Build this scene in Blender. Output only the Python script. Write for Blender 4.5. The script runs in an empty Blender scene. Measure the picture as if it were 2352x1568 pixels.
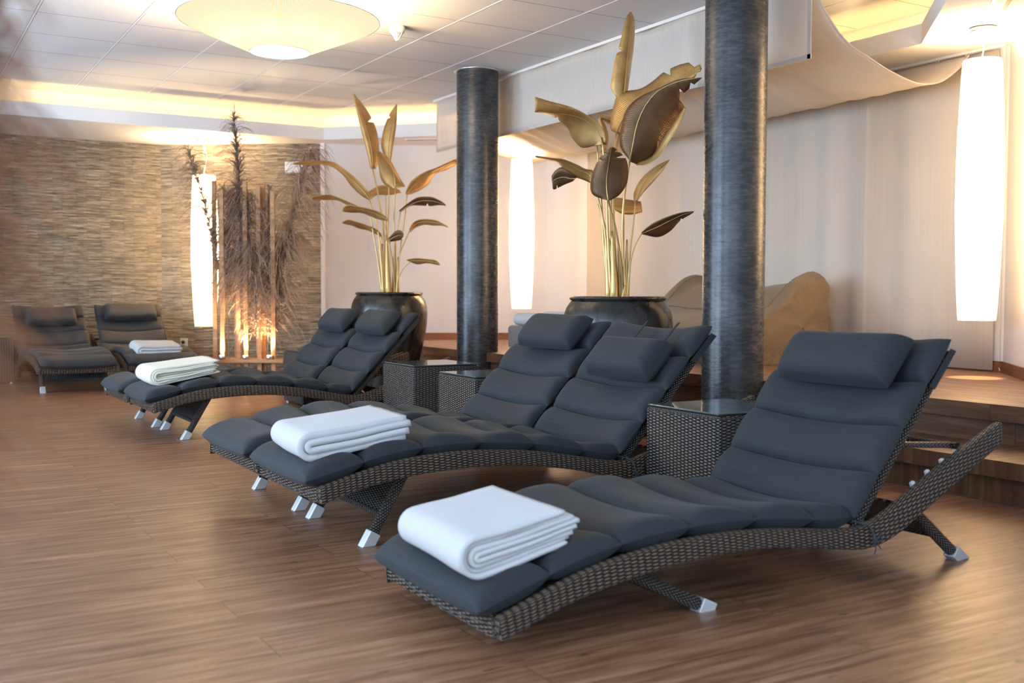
import bpy, math, random
from mathutils import Vector, Matrix, noise
SC = bpy.context.scene
COL = SC.collection
PI = math.pi
rnd = random.Random(7)

# ------------------------------------------------------------------ camera, world, exposure
H = 0.86
F = 2416.68
YAW, PITCH, ROLL = (math.radians(a) for a in (30.841, 2.6593, 0.1139))
look = Vector((math.sin(YAW) * math.cos(PITCH), math.cos(YAW) * math.cos(PITCH), -math.sin(PITCH)))
_r = Vector((math.cos(YAW), -math.sin(YAW), 0))
_u = _r.cross(look)
cr = _r * math.cos(ROLL) + _u * math.sin(ROLL)
cu = -_r * math.sin(ROLL) + _u * math.cos(ROLL)
cam = bpy.data.cameras.new('camera')
cam.sensor_fit = 'HORIZONTAL'
cam.sensor_width = 36
cam.lens = 36 * F / 2352
cam.clip_start = 0.02
cam.clip_end = 100
cam.dof.use_dof = True
cam.dof.focus_distance = 5.0
cam.dof.aperture_fstop = 3.2
co = bpy.data.objects.new('camera', cam)
COL.objects.link(co)
co.matrix_world = Matrix(((cr.x, cu.x, -look.x, 0), (cr.y, cu.y, -look.y, 0), (cr.z, cu.z, -look.z, H), (0, 0, 0, 1)))
SC.camera = co
SC.view_settings.view_transform = 'Standard'
SC.view_settings.look = 'None'
SC.view_settings.exposure = 0.82
SC.view_settings.gamma = 1
SC.view_settings.use_curve_mapping = False
SC.cycles.use_denoising = True
SC.cycles.max_bounces = 8
SC.cycles.diffuse_bounces = 5
SC.cycles.glossy_bounces = 4
SC.cycles.transmission_bounces = 6
SC.cycles.sample_clamp_indirect = 6.0
SC.cycles.caustics_reflective = False
SC.cycles.caustics_refractive = False

W = bpy.data.worlds.new('world')
SC.world = W
W.use_nodes = True
W.node_tree.nodes['Background'].inputs[0].default_value = (0.62, 0.78, 1.0, 1)
W.node_tree.nodes['Background'].inputs[1].default_value = 1.0

DAY = 0.85     # daylight multiplier
WARM = 1.45    # lamps multiplier


def area(name, loc, rot, sx, sy, power, color, spread=PI):
    L = bpy.data.lights.new(name, 'AREA')
    L.shape = 'RECTANGLE'
    L.size, L.size_y = sx, sy
    L.energy = power
    L.color = color
    L.spread = spread
    o = bpy.data.objects.new(name, L)
    COL.objects.link(o)
    o.location = loc
    o.rotation_euler = rot
    return o


def point(name, loc, power, color, radius=0.05):
    L = bpy.data.lights.new(name, 'POINT')
    L.energy = power
    L.color = color
    L.shadow_soft_size = radius
    o = bpy.data.objects.new(name, L)
    COL.objects.link(o)
    o.location = loc
    return o


COOL = (0.54, 0.75, 1.0)
UP = math.radians(24)   # window lights tilted upward to brighten the ceiling, as bright ground outside would
# daylight through the windows of the left wall and of the wall behind the camera
for wy, wp in ((-0.9, 55), (2.2, 85), (5.6, 140), (8.7, 120)):
    area('window_daylight', (-2.55, wy, 1.3), (0, -PI / 2 - UP, 0), 2.0, 2.0, wp * DAY, COOL)
area('window_daylight', (-0.9, -2.05, 1.35), (PI / 2 + UP, 0, 0), 2.6, 2.0, 42 * DAY, COOL)
area('window_daylight', (2.6, -2.05, 1.35), (PI / 2 + UP, 0, 0), 2.6, 2.0, 42 * DAY, COOL)


# ------------------------------------------------------------------ unprojection helpers (pixel of the 2352x1568 frame)
def ray(x, y):
    return look + cr * ((x - 1176) / F) - cu * ((y - 784) / F)


def at(x, y, d):
    return Vector((0, 0, H)) + ray(x, y) * d


# ------------------------------------------------------------------ materials
def mat(name, color=(0.8, 0.8, 0.8), rough=0.6, metal=0.0, spec=None, sheen=0.0):
    m = bpy.data.materials.new(name)
    m.use_nodes = True
    b = m.node_tree.nodes['Principled BSDF']
    b.inputs['Base Color'].default_value = (*color, 1)
    b.inputs['Roughness'].default_value = rough
    b.inputs['Metallic'].default_value = metal
    if spec is not None:
        b.inputs['Specular IOR Level'].default_value = spec
    if sheen:
        b.inputs['Sheen Weight'].default_value = sheen
    return m


class NT:
    def __init__(s, m):
        s.t = m.node_tree
        s.b = s.t.nodes['Principled BSDF']

    def n(s, typ, **k):
        x = s.t.nodes.new(typ)
        for a, v in k.items():
            setattr(x, a, v)
        return x

    def l(s, a, b):
        s.t.links.new(a, b)

    def coord(s, kind='UV', scale=(1, 1, 1), loc=(0, 0, 0), rot=(0, 0, 0)):
        c = s.n('ShaderNodeTexCoord')
        mp = s.n('ShaderNodeMapping')
        mp.inputs['Scale'].default_value = scale
        mp.inputs['Location'].default_value = loc
        mp.inputs['Rotation'].default_value = rot
        s.l(c.outputs[kind], mp.inputs[0])
        return mp.outputs[0]

    def noise(s, vec, scale=5, detail=4, rough=0.55, dist=0.0):
        x = s.n('ShaderNodeTexNoise')
        x.inputs['Scale'].default_value = scale
        x.inputs['Detail'].default_value = detail
        x.inputs['Roughness'].default_value = rough
        x.inputs['Distortion'].default_value = dist
        s.l(vec, x.inputs['Vector'])
        return x.outputs['Fac']

    def ramp(s, fac, stops):
        x = s.n('ShaderNodeValToRGB')
        e = x.color_ramp.elements
        while len(e) < len(stops):
            e.new(0.5)
        for i, (p, c) in enumerate(stops):
            e[i].position = p
            e[i].color = (*c, 1) if len(c) == 3 else c
        s.l(fac, x.inputs[0])
        return x.outputs[0]

    def mix(s, a, b, fac, mode='MIX'):
        x = s.n('ShaderNodeMixRGB', blend_type=mode)
        for v, i in ((fac, 0), (a, 1), (b, 2)):
            if isinstance(v, (int, float)):
                x.inputs[i].default_value = v
            elif isinstance(v, tuple):
                x.inputs[i].default_value = (*v, 1)
            else:
                s.l(v, x.inputs[i])
        return x.outputs[0]

    def bump(s, h, strength=0.3, dist=0.01):
        x = s.n('ShaderNodeBump')
        x.inputs['Strength'].default_value = strength
        x.inputs['Distance'].default_value = dist
        s.l(h, x.inputs['Height'])
        s.l(x.outputs[0], s.b.inputs['Normal'])

    def brick(s, vec, w, h, c1, c2, mortar, msize=0.1, offset=0.5, smooth=0.1, bias=0.0):
        x = s.n('ShaderNodeTexBrick')
        x.inputs['Color1'].default_value = (*c1, 1)
        x.inputs['Color2'].default_value = (*c2, 1)
        x.inputs['Mortar'].default_value = (*mortar, 1)
        x.inputs['Scale'].default_value = 1
        x.inputs['Brick Width'].default_value = w
        x.inputs['Row Height'].default_value = h
        x.inputs['Mortar Size'].default_value = msize
        x.inputs['Mortar Smooth'].default_value = smooth
        x.inputs['Bias'].default_value = bias
        x.offset = offset
        s.l(vec, x.inputs['Vector'])
        return x


def make_wood(name, tones, plank=(1.25, 0.17), rough=(0.28, 0.5), turn=0.0, grain=1.0):
    m = mat(name)
    t = NT(m)
    v = t.coord('UV', rot=(0, 0, turn))
    br = t.brick(v, plank[0], plank[1], (0.35, 0.35, 0.35), (0.65, 0.65, 0.65), (0.0, 0.0, 0.0), 0.0012, 0.37, 0.0)
    vs = t.coord('UV', scale=(1.3, 16, 1), rot=(0, 0, turn))
    # shift the grain from plank to plank
    add = t.n('ShaderNodeVectorMath', operation='ADD')
    sc = t.n('ShaderNodeVectorMath', operation='SCALE')
    sc.inputs['Scale'].default_value = 40
    t.l(br.outputs['Color'], sc.inputs[0])
    t.l(vs, add.inputs[0])
    t.l(sc.outputs[0], add.inputs[1])
    g = t.noise(add.outputs[0], 2.2 * grain, 6, 0.62, 0.4)
    col = t.ramp(g, [(0.25, tones[0]), (0.47, tones[1]), (0.62, tones[2]), (0.8, tones[3])])
    kn = t.noise(t.coord('UV', scale=(2.2, 7, 1), rot=(0, 0, turn)), 3.2, 3, 0.5, 0.2)
    knr = t.ramp(kn, [(0.66, (1, 1, 1)), (0.76, (0.35, 0.28, 0.24))])
    col = t.mix(col, knr, 0.8, 'MULTIPLY')
    sp = t.noise(t.coord('UV', scale=(9, 26, 1), rot=(0, 0, turn)), 1.0, 2, 0.5, 0.3)
    col = t.mix(col, t.ramp(sp, [(0.69, (1, 1, 1)), (0.76, (0.3, 0.22, 0.18))]), 0.9, 'MULTIPLY')
    col = t.mix(col, br.outputs['Color'], 0.28, 'OVERLAY')
    seam = t.ramp(br.outputs['Fac'], [(0.0, (1, 1, 1)), (1.0, (0.35, 0.32, 0.3))])
    col = t.mix(col, seam, 1.0, 'MULTIPLY')
    t.l(col, t.b.inputs['Base Color'])
    rr = t.ramp(g, [(0.2, (rough[1],) * 3), (0.8, (rough[0],) * 3)])
    t.l(rr, t.b.inputs['Roughness'])
    t.bump(g, 0.06, 0.004)
    return m


M = {}
M['floor'] = make_wood('vinyl plank floor', [(0.095, 0.039, 0.020), (0.215, 0.098, 0.050), (0.325, 0.166, 0.090), (0.44, 0.255, 0.152)], rough=(0.26, 0.42))
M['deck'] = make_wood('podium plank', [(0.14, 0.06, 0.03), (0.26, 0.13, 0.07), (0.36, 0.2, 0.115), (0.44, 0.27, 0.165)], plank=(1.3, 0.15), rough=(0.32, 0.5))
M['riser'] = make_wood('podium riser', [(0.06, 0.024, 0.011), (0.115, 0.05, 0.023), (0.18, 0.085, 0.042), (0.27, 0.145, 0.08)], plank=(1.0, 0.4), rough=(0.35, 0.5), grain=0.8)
M['skirting'] = make_wood('skirting', [(0.11, 0.035, 0.015), (0.16, 0.055, 0.025), (0.2, 0.075, 0.035), (0.24, 0.1, 0.05)], plank=(2.4, 0.4), rough=(0.4, 0.5))
M['pine'] = make_wood('pine', [(0.36, 0.16, 0.05), (0.5, 0.25, 0.09), (0.58, 0.32, 0.13), (0.66, 0.4, 0.18)], plank=(3, 0.5), rough=(0.45, 0.6))


def wall_mat(name, c):
    m = mat(name, c, 0.85)
    t = NT(m)
    t.bump(t.noise(t.coord('Object'), 160, 3, 0.6), 0.12, 0.002)
    return m


M['white_wall'] = wall_mat('white plaster', (0.80, 0.775, 0.76))
M['soffit'] = wall_mat('white ceiling paint', (0.82, 0.80, 0.785))
M['tile'] = wall_mat('mineral tile', (0.72, 0.705, 0.69))
M['tbar'] = mat('ceiling bar', (0.9, 0.9, 0.9), 0.4)
M['tgap'] = mat('ceiling shadow gap', (0.12, 0.11, 0.10), 0.8)


def reed():
    m = mat('layered reed', rough=0.8)
    t = NT(m)
    v = t.coord('UV')
    # wobble the courses slightly
    wob = t.n('ShaderNodeTexNoise')
    wob.inputs['Scale'].default_value = 5
    wob.inputs['Detail'].default_value = 2
    t.l(v, wob.inputs['Vector'])
    sc = t.n('ShaderNodeVectorMath', operation='SCALE')
    sc.inputs['Scale'].default_value = 0.035
    t.l(wob.outputs['Color'], sc.inputs[0])
    ad = t.n('ShaderNodeVectorMath', operation='ADD')
    t.l(v, ad.inputs[0])
    t.l(sc.outputs[0], ad.inputs[1])
    b1 = t.brick(ad.outputs[0], 0.23, 0.015, (0.21, 0.19, 0.16), (0.52, 0.46, 0.365), (0.045, 0.04, 0.032), 0.0016, 0.41, 0.25)
    s1 = t.noise(t.coord('UV', scale=(5, 95, 1)), 1.0, 5, 0.7, 0.3)
    s2 = t.noise(t.coord('UV', scale=(9, 50, 1), loc=(3, 7, 0)), 1.0, 4, 0.6, 0.2)
    c1 = t.ramp(s1, [(0.33, (0.07, 0.07, 0.07)), (0.45, (0.55, 0.54, 0.52)), (0.57, (1.0, 0.97, 0.92)), (0.72, (1.45, 1.38, 1.25))])
    c2 = t.ramp(s2, [(0.30, (0.25, 0.25, 0.25)), (0.44, (0.9, 0.9, 0.9)), (0.7, (1.15, 1.12, 1.05))])
    c = t.mix(b1.outputs['Color'], c1, 1.0, 'MULTIPLY')
    c = t.mix(c, c2, 1.0, 'MULTIPLY')
    t.l(c, t.b.inputs['Base Color'])
    hh = t.mix(s1, b1.outputs['Fac'], 0.4, 'SUBTRACT')
    t.bump(hh, 0.9, 0.012)
    return m


M['reed'] = reed()


def wicker(name, col=0.022, row=0.0105, gap=(0.007, 0.0055, 0.005), mid=(0.055, 0.035, 0.024), top=(0.25, 0.165, 0.105), rough=0.34, plain=False):
    """basket weave: short strands lying over upright stakes, neighbouring columns half a row apart"""
    m = mat(name, rough=rough)
    t = NT(m)
    sep = t.n('ShaderNodeSeparateXYZ')
    t.l(t.coord('UV'), sep.inputs[0])

    def mth(op, a, b=None):
        x = t.n('ShaderNodeMath', operation=op)
        for v, k in ((a, 0), (b, 1)):
            if v is None:
                continue
            if isinstance(v, (int, float)):
                x.inputs[k].default_value = v
            else:
                t.l(v, x.inputs[k])
        return x.outputs[0]
    cu_ = mth('DIVIDE', sep.outputs[0], col)
    off = 0.0 if plain else mth('MULTIPLY', mth('FLOORED_MODULO', mth('FLOOR', cu_), 2.0), 0.5)
    a = mth('POWER', mth('ABSOLUTE', mth('SINE', mth('MULTIPLY', cu_, PI))), 0.45)
    b = mth('ABSOLUTE', mth('SINE', mth('MULTIPLY', mth('ADD', mth('DIVIDE', sep.outputs[1], row), off), PI)))
    h = b if plain else mth('MULTIPLY', a, b)
    n = t.noise(t.coord('UV'), 60, 2)
    hn = mth('ADD', h, mth('MULTIPLY', mth('SUBTRACT', n, 0.5), 0.35))
    t.l(t.ramp(hn, [(0.25, gap), (0.62, mid), (1.0, top)]), t.b.inputs['Base Color'])
    t.bump(h, 1.0, 0.006)
    return m


M['wicker'] = wicker('dark brown woven rattan')
M['wicker_table'] = wicker('dark woven table rattan', 0.021, 0.0118, mid=(0.042, 0.034, 0.029), top=(0.20, 0.165, 0.145))
M['wicker_fine'] = wicker('fine black woven rattan', 0.016, 0.01, mid=(0.03, 0.028, 0.028), top=(0.10, 0.095, 0.095))
M['wrap'] = wicker('wrapped rattan tube', 0.0085, 0.0085, mid=(0.05, 0.038, 0.03), top=(0.19, 0.15, 0.12))


def fabric(name, dark, light, rough=0.85, sheen=0.25, fr=(6, 170), through=0.0):
    m = mat(name, dark, rough, sheen=sheen)
    t = NT(m)
    s = t.noise(t.coord('UV', scale=(fr[1], fr[0], 1)), 1, 3, 0.6)
    s2 = t.noise(t.coord('UV', scale=(500, 500, 1)), 1, 2, 0.6)
    c = t.ramp(s, [(0.3, dark), (0.7, light)])
    c = t.mix(c, t.ramp(s2, [(0.3, (0.75, 0.75, 0.75)), (0.7, (1.2, 1.2, 1.2))]), 1, 'MULTIPLY')
    t.l(c, t.b.inputs['Base Color'])
    t.bump(t.mix(s, s2, 0.5), 0.25, 0.002)
    if through:
        tr = t.n('ShaderNodeBsdfTranslucent')
        ms = t.n('ShaderNodeMixShader')
        ms.inputs[0].default_value = through
        t.l(c, tr.inputs[0])
        t.l(t.b.outputs[0], ms.inputs[1])
        t.l(tr.outputs[0], ms.inputs[2])
        t.l(ms.outputs[0], t.t.nodes['Material Output'].inputs['Surface'])
    return m


M['pad'] = fabric('charcoal linen pad', (0.008, 0.0100, 0.0122), (0.0175, 0.0208, 0.0243), 0.8, 0.04, (5, 190))
M['curtain'] = fabric('cream sheer curtain', (0.76, 0.68, 0.58), (0.86, 0.78, 0.68), 0.9, 0.1, (1.0, 260), 0.25)
M['valance'] = fabric('cream valance cloth', (0.84, 0.78, 0.70), (0.92, 0.86, 0.78), 0.9, 0.1, (4, 120), 0.42)
M['taupe'] = fabric('taupe cotton canvas', (0.15, 0.11, 0.068), (0.18, 0.135, 0.085), 0.85, 0.15, (60, 60))
M['greycloth'] = fabric('warm grey upholstery', (0.16, 0.15, 0.145), (0.21, 0.2, 0.19), 0.85, 0.15, (60, 60))


def fleece(name, c):
    m = mat(name, c, 0.95, sheen=0.1)
    t = NT(m)
    n = t.noise(t.coord('Object'), 220, 3, 0.7)
    t.bump(n, 0.35, 0.003)
    return m


M['fleece'] = fleece('white fleece', (0.54, 0.53, 0.525))
M['fleece_cream'] = fleece('cream fleece', (0.70, 0.66, 0.54))
M['steel'] = mat('brushed steel', (0.75, 0.75, 0.76), 0.28, 0.9)
M['silver_plastic'] = mat('silver foot cap', (0.62, 0.62, 0.63), 0.35, 0.4)
M['white_plastic'] = mat('white plastic', (0.8, 0.79, 0.77), 0.4)
M['black_plastic'] = mat('black plastic', (0.02, 0.02, 0.02), 0.4)
M['string'] = mat('grey cord', (0.045, 0.05, 0.06), 0.8)
M['strap'] = mat('dark strap', (0.015, 0.016, 0.018), 0.8)
M['rod'] = mat('painted rail', (0.75, 0.74, 0.72), 0.4)
M['soil'] = mat('dark filling', (0.06, 0.045, 0.03), 0.9)


def pillar_mat():
    m = mat('dark polished stucco', rough=0.3, metal=0.4)
    t = NT(m)
    a = t.noise(t.coord('UV', scale=(14, 60, 1)), 1.0, 7, 0.72, 0.4)
    b = t.noise(t.coord('UV', scale=(2.2, 3.0, 1)), 1.3, 5, 0.6, 0.5)
    mixf = t.mix(a, b, 0.45)
    c = t.ramp(mixf, [(0.34, (0.020, 0.0205, 0.021)), (0.48, (0.052, 0.052, 0.052)), (0.58, (0.085, 0.084, 0.082)), (0.72, (0.15, 0.146, 0.138))])
    t.l(c, t.b.inputs['Base Color'])
    r = t.ramp(a, [(0.3, (0.20,) * 3), (0.7, (0.34,) * 3)])
    t.l(r, t.b.inputs['Roughness'])
    t.bump(a, 0.22, 0.006)
    return m


M['pillar'] = pillar_mat()


def glaze():
    m = mat('dark glazed ceramic', (0.02, 0.019, 0.018), 0.2)
    t = NT(m)
    n = t.noise(t.coord('Object', scale=(5, 5, 2.2)), 2.0, 6, 0.6, 1.0)
    t.l(t.ramp(n, [(0.35, (0.008, 0.008, 0.008)), (0.65, (0.032, 0.028, 0.024))]), t.b.inputs['Base Color'])
    t.l(t.ramp(n, [(0.3, (0.18,) * 3), (0.7, (0.38,) * 3)]), t.b.inputs['Roughness'])
    t.bump(n, 0.1, 0.01)
    return m


M['glaze'] = glaze()


def gold_leaf(name, ca, cb):
    m = mat(name, cb, 0.42, 0.45)
    t = NT(m)
    rib = t.n('ShaderNodeTexWave', wave_type='BANDS', bands_direction='Y')
    rib.inputs['Scale'].default_value = 38
    rib.inputs['Distortion'].default_value = 1.5
    rib.inputs['Detail'].default_value = 2
    t.l(t.coord('UV'), rib.inputs['Vector'])
    n = t.noise(t.coord('Object'), 7, 4)
    t.l(t.ramp(n, [(0.3, ca), (0.7, cb)]), t.b.inputs['Base Color'])
    t.bump(rib.outputs['Fac'], 0.25, 0.004)
    return m


M['leaf'] = gold_leaf('golden painted leaf', (0.44, 0.23, 0.065), (0.66, 0.41, 0.15))
M['leaf_shaded'] = gold_leaf('golden leaf in painted shade', (0.11, 0.055, 0.024), (0.20, 0.11, 0.05))  # brown colour stands in for shade on blades the daylight misses
M['stem'] = mat('golden painted stem', (0.62, 0.42, 0.16), 0.35, 0.5)
M['plume'] = mat('dried pampas', (0.36, 0.24, 0.165), 0.85)
M['plume_dark'] = mat('dark dried pampas', (0.24, 0.155, 0.11), 0.85)
M['plume_near'] = mat('brown dried pampas', (0.25, 0.10, 0.036), 0.85)


def glass_top():
    m = mat('tinted glass', (0.10, 0.13, 0.13), 0.03)
    b = m.node_tree.nodes['Principled BSDF']
    b.inputs['Transmission Weight'].default_value = 0.35
    b.inputs['IOR'].default_value = 1.5
    b.inputs['Specular IOR Level'].default_value = 0.9
    return m


M['glass'] = glass_top()


def emit(name, color, strength):
    m = mat(name, color, 0.6)
    b = m.node_tree.nodes['Principled BSDF']
    b.inputs['Emission Color'].default_value = (*color, 1)
    b.inputs['Emission Strength'].default_value = strength
    return m


M['led'] = emit('warm led strip', (1.0, 0.68, 0.26), 9.0 * WARM)
M['spot_lens'] = emit('spot lens', (1.0, 0.82, 0.55), 14)


def shade(name, tint, em, trans=0.75, ecol=(1.0, 0.78, 0.50)):
    """pleated lamp fabric: lets the bulbs inside shine through"""
    m = bpy.data.materials.new(name)
    m.use_nodes = True
    t = NT(m)
    tr = t.n('ShaderNodeBsdfTranslucent')
    df = t.n('ShaderNodeBsdfDiffuse')
    ms = t.n('ShaderNodeMixShader')
    ms.inputs[0].default_value = 1 - trans
    w = t.n('ShaderNodeTexWave', wave_type='BANDS', bands_direction='X')
    w.inputs['Scale'].default_value = 1.0
    t.l(t.coord('UV', scale=(46, 1, 1)), w.inputs['Vector'])
    c = t.ramp(w.outputs['Fac'], [(0.0, tuple(x * 0.80 for x in tint)), (0.6, tint)])
    t.l(c, tr.inputs[0])
    t.l(c, df.inputs[0])
    t.l(tr.outputs[0], ms.inputs[1])
    t.l(df.outputs[0], ms.inputs[2])
    e = t.n('ShaderNodeEmission')
    e.inputs[1].default_value = em
    t.l(t.ramp(w.outputs['Fac'], [(0.0, (ecol[0] * 0.78, ecol[1] * 0.68, ecol[2] * 0.50)), (0.6, ecol)]), e.inputs[0])
    ad = t.n('ShaderNodeAddShader')
    t.l(ms.outputs[0], ad.inputs[0])
    t.l(e.outputs[0], ad.inputs[1])
    t.l(ad.outputs[0], t.t.nodes['Material Output'].inputs['Surface'])
    return m


M['shade'] = shade('pleated lamp fabric', (0.93, 0.88, 0.78), 0.12 * WARM)
M['shade_dome'] = shade('ribbed ceiling shade', (0.028, 0.020, 0.011), 0.36 * WARM, 0.6, (1.0, 0.90, 0.70))
M['disc'] = emit('lamp diffuser', (1.0, 0.95, 0.86), 2.0 * WARM)


# ------------------------------------------------------------------ mesh building
class MB:
    def __init__(s):
        s.v, s.f, s.uv, s.mi = [], [], [], []

    def face(s, idx, uvs=None, mi=0):
        s.f.append(tuple(idx))
        s.uv.append(uvs or [(0, 0)] * len(idx))
        s.mi.append(mi)

    def quad(s, a, b, c, d, uvs=None, mi=0):
        k = len(s.v)
        s.v += [tuple(a), tuple(b), tuple(c), tuple(d)]
        if uvs is None:
            a, b, d = Vector(a), Vector(b), Vector(d)
            w, h = (b - a).length, (d - a).length
            uvs = [(0, 0), (w, 0), (w, h), (0, h)]
        s.face((k, k + 1, k + 2, k + 3), uvs, mi)

    def grid(s, P, U=None, closed_u=False, closed_v=False, mi=0):
        """P[i][j] points; U[i][j] uvs (metres along rows/cols when left out)"""
        n, m = len(P), len(P[0])
        k = len(s.v)
        for row in P:
            s.v += [tuple(p) for p in row]
        if U is None:
            U = []
            mid = m // 2
            a = 0
            for i in range(n):
                if i:
                    a += (Vector(P[i][mid]) - Vector(P[i - 1][mid])).length
                b, r = 0, []
                for j in range(m):
                    if j:
                        b += (Vector(P[i][j]) - Vector(P[i][j - 1])).length
                    r.append((a, b))
                U.append(r)
        for i in range(n if closed_u else n - 1):
            for j in range(m if closed_v else m - 1):
                i2, j2 = (i + 1) % n, (j + 1) % m
                u = [U[i][j], U[i2][j], U[i2][j2], U[i][j2]]
                if i2 == 0:
                    d = U[n - 1][j][0] - U[n - 2][j][0]
                    u[1] = (U[n - 1][j][0] + d, u[1][1])
                    u[2] = (U[n - 1][j][0] + d, u[2][1])
                if j2 == 0:
                    d = U[i][m - 1][1] - U[i][m - 2][1]
                    u[2] = (u[2][0], U[i][m - 1][1] + d)
                    u[3] = (u[3][0], U[i][m - 1][1] + d)
                s.face((k + i * m + j, k + i2 * m + j, k + i2 * m + j2, k + i * m + j2), u, mi)
        return k

    def box(s, c, size, R=None, mi=0, axes='xyz'):
        cx, cy, cz = c
        x, y, z = (q / 2 for q in size)
        V = [Vector((sx * x, sy * y, sz * z)) for sx in (-1, 1) for sy in (-1, 1) for sz in (-1, 1)]
        if R is not None:
            V = [R @ q for q in V]
        V = [q + Vector(c) for q in V]
        for q in ((0, 1, 3, 2), (4, 6, 7, 5), (0, 4, 5, 1), (2, 3, 7, 6), (0, 2, 6, 4), (1, 5, 7, 3)):
            s.quad(*[V[i] for i in q], mi=mi)

    def prism(s, poly, z0, z1, mi=0, top=True, bottom=True):
        n = len(poly)
        for i in range(n):
            a, b = poly[i], poly[(i + 1) % n]
            s.quad((*a, z0), (*b, z0), (*b, z1), (*a, z1), mi=mi)
        k = len(s.v)
        s.v += [(*p, z0) for p in poly] + [(*p, z1) for p in poly]
        if bottom:
            s.face(list(range(k + n - 1, k - 1, -1)), [p for p in poly][::-1], mi)
        if top:
            s.face(list(range(k + n, k + 2 * n)), [p for p in poly], mi)

    def tube(s, pts, r, seg=10, caps=True, mi=0):
        pts = [Vector(p) for p in pts]
        rs = r if isinstance(r, (list, tuple)) else [r] * len(pts)
        P, up = [], None
        for i, p in enumerate(pts):
            t = (pts[min(i + 1, len(pts) - 1)] - pts[max(i - 1, 0)]).normalized()
            if up is None:
                up = t.orthogonal().normalized()
            up = (up - t * up.dot(t)).normalized()
            b = t.cross(up)
            P.append([p + (up * math.cos(2 * PI * j / seg) + b * math.sin(2 * PI * j / seg)) * rs[i] for j in range(seg)])
        k = s.grid(P, closed_v=True, mi=mi)
        if caps:
            s.face([k + j for j in range(seg)][::-1], None, mi)
            e = k + (len(pts) - 1) * seg
            s.face([e + j for j in range(seg)], None, mi)

    def lathe(s, prof, c=(0, 0, 0), seg=48, mi=0, cap0=False, cap1=False):
        P = []
        for r, z in prof:
            P.append([(c[0] + r * math.cos(2 * PI * j / seg), c[1] + r * math.sin(2 * PI * j / seg), c[2] + z) for j in range(seg + 1)])
        U = []
        a = 0
        for i, (r, z) in enumerate(prof):
            if i:
                a += math.hypot(r - prof[i - 1][0], z - prof[i - 1][1])
            U.append([(j / seg * 2 * PI * max(q[0] for q in prof), a) for j in range(seg + 1)])
        k = s.grid(P, U, mi=mi)
        if cap0:
            s.face([k + j for j in range(seg)][::-1], None, mi)
        if cap1:
            e = k + (len(prof) - 1) * (seg + 1)
            s.face([e + j for j in range(seg)], None, mi)

    def obj(s, name, mats, parent=None, smooth=False, loc=None, weld=False):
        me = bpy.data.meshes.new(name)
        me.from_pydata([tuple(v) for v in s.v], [], s.f)
        ul = me.uv_layers.new(name='UVMap')
        k = 0
        for u in s.uv:
            for q in u:
                ul.data[k].uv = q[:2]
                k += 1
        for m in (mats if isinstance(mats, (list, tuple)) else [mats]):
            me.materials.append(m)
        for p, i in zip(me.polygons, s.mi):
            p.material_index = i
            p.use_smooth = smooth
        me.update()
        o = bpy.data.objects.new(name, me)
        COL.objects.link(o)
        if parent is not None:
            o.parent = parent
        if loc is not None:
            o.location = loc
        if weld:
            w = o.modifiers.new('weld', 'WELD')
            w.merge_threshold = 0.0004
        return o


def bevel(o, w=0.004, seg=2, ang=0.6):
    b = o.modifiers.new('weld', 'WELD')
    b.merge_threshold = 0.0004
    b = o.modifiers.new('bevel', 'BEVEL')
    b.width = w
    b.segments = seg
    b.limit_method = 'ANGLE'
    b.angle_limit = ang
    return o


def tag(o, label=None, cat=None, group=None, kind=None):
    if label:
        o['label'] = label
    if cat:
        o['category'] = cat
    if group:
        o['group'] = group
    if kind:
        o['kind'] = kind
    return o


def thing(name, label, cat, loc=(0, 0, 0), rot=(0, 0, 0), group=None):
    o = bpy.data.objects.new(name, None)
    COL.objects.link(o)
    o.location = loc
    o.rotation_euler = rot
    return tag(o, label, cat, group)


def copy_tree(o, parent=None):
    c = o.copy()
    COL.objects.link(c)
    if parent is not None:
        c.parent = parent
    for ch in list(o.children):
        copy_tree(ch, c)
    return c


def struct(o):
    o['kind'] = 'structure'
    return o


def spline(pts, n):
    """Catmull-Rom through pts (tuples of any length), resampled to n points by arc length of the first two axes"""
    P = [tuple(map(float, p)) for p in pts]
    if len(P) == 2:
        dense = [tuple(a + (b - a) * t / 40 for a, b in zip(*P)) for t in range(41)]
    else:
        Q = [tuple(2 * a - b for a, b in zip(P[0], P[1]))] + P + [tuple(2 * a - b for a, b in zip(P[-1], P[-2]))]
        dense = []
        for i in range(1, len(Q) - 2):
            for s in range(16):
                t = s / 16
                dense.append(tuple(0.5 * ((2 * b) + (c - a) * t + (2 * a - 5 * b + 4 * c - d) * t * t + (3 * b - a - 3 * c + d) * t ** 3)
                                   for a, b, c, d in zip(Q[i - 1], Q[i], Q[i + 1], Q[i + 2])))
        dense.append(P[-1])
    L = [0]
    for a, b in zip(dense, dense[1:]):
        L.append(L[-1] + math.dist(a, b))
    out, k = [], 0
    for i in range(n):
        d = L[-1] * i / (n - 1)
        while k < len(L) - 2 and L[k + 1] < d:
            k += 1
        t = (d - L[k]) / max(1e-9, L[k + 1] - L[k])
        out.append(tuple(a + (b - a) * t for a, b in zip(dense[k], dense[k + 1])))
    return out


# ------------------------------------------------------------------ the setting
ZT, ZS, ZP = 2.709, 2.416, 0.36
XL, YF = -3.0, -2.5

b = MB()
b.quad((XL, YF, 0), (7, YF, 0), (7, 12, 0), (XL, 12, 0), [(XL, YF), (7, YF), (7, 12), (XL, 12)])
struct(b.obj('floor', M['floor']))

# walls (plan polyline, anticlockwise outside): reed wall, angled reed wall, white walls, curtain wall, angled right wall
PB, PC, PD, PE, PF, PG = (2.555, 11.56), (4.0, 10.53), (4.44, 10.42), (6.10, 9.50), (6.10, 4.13), (2.6, 0.63)


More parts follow.
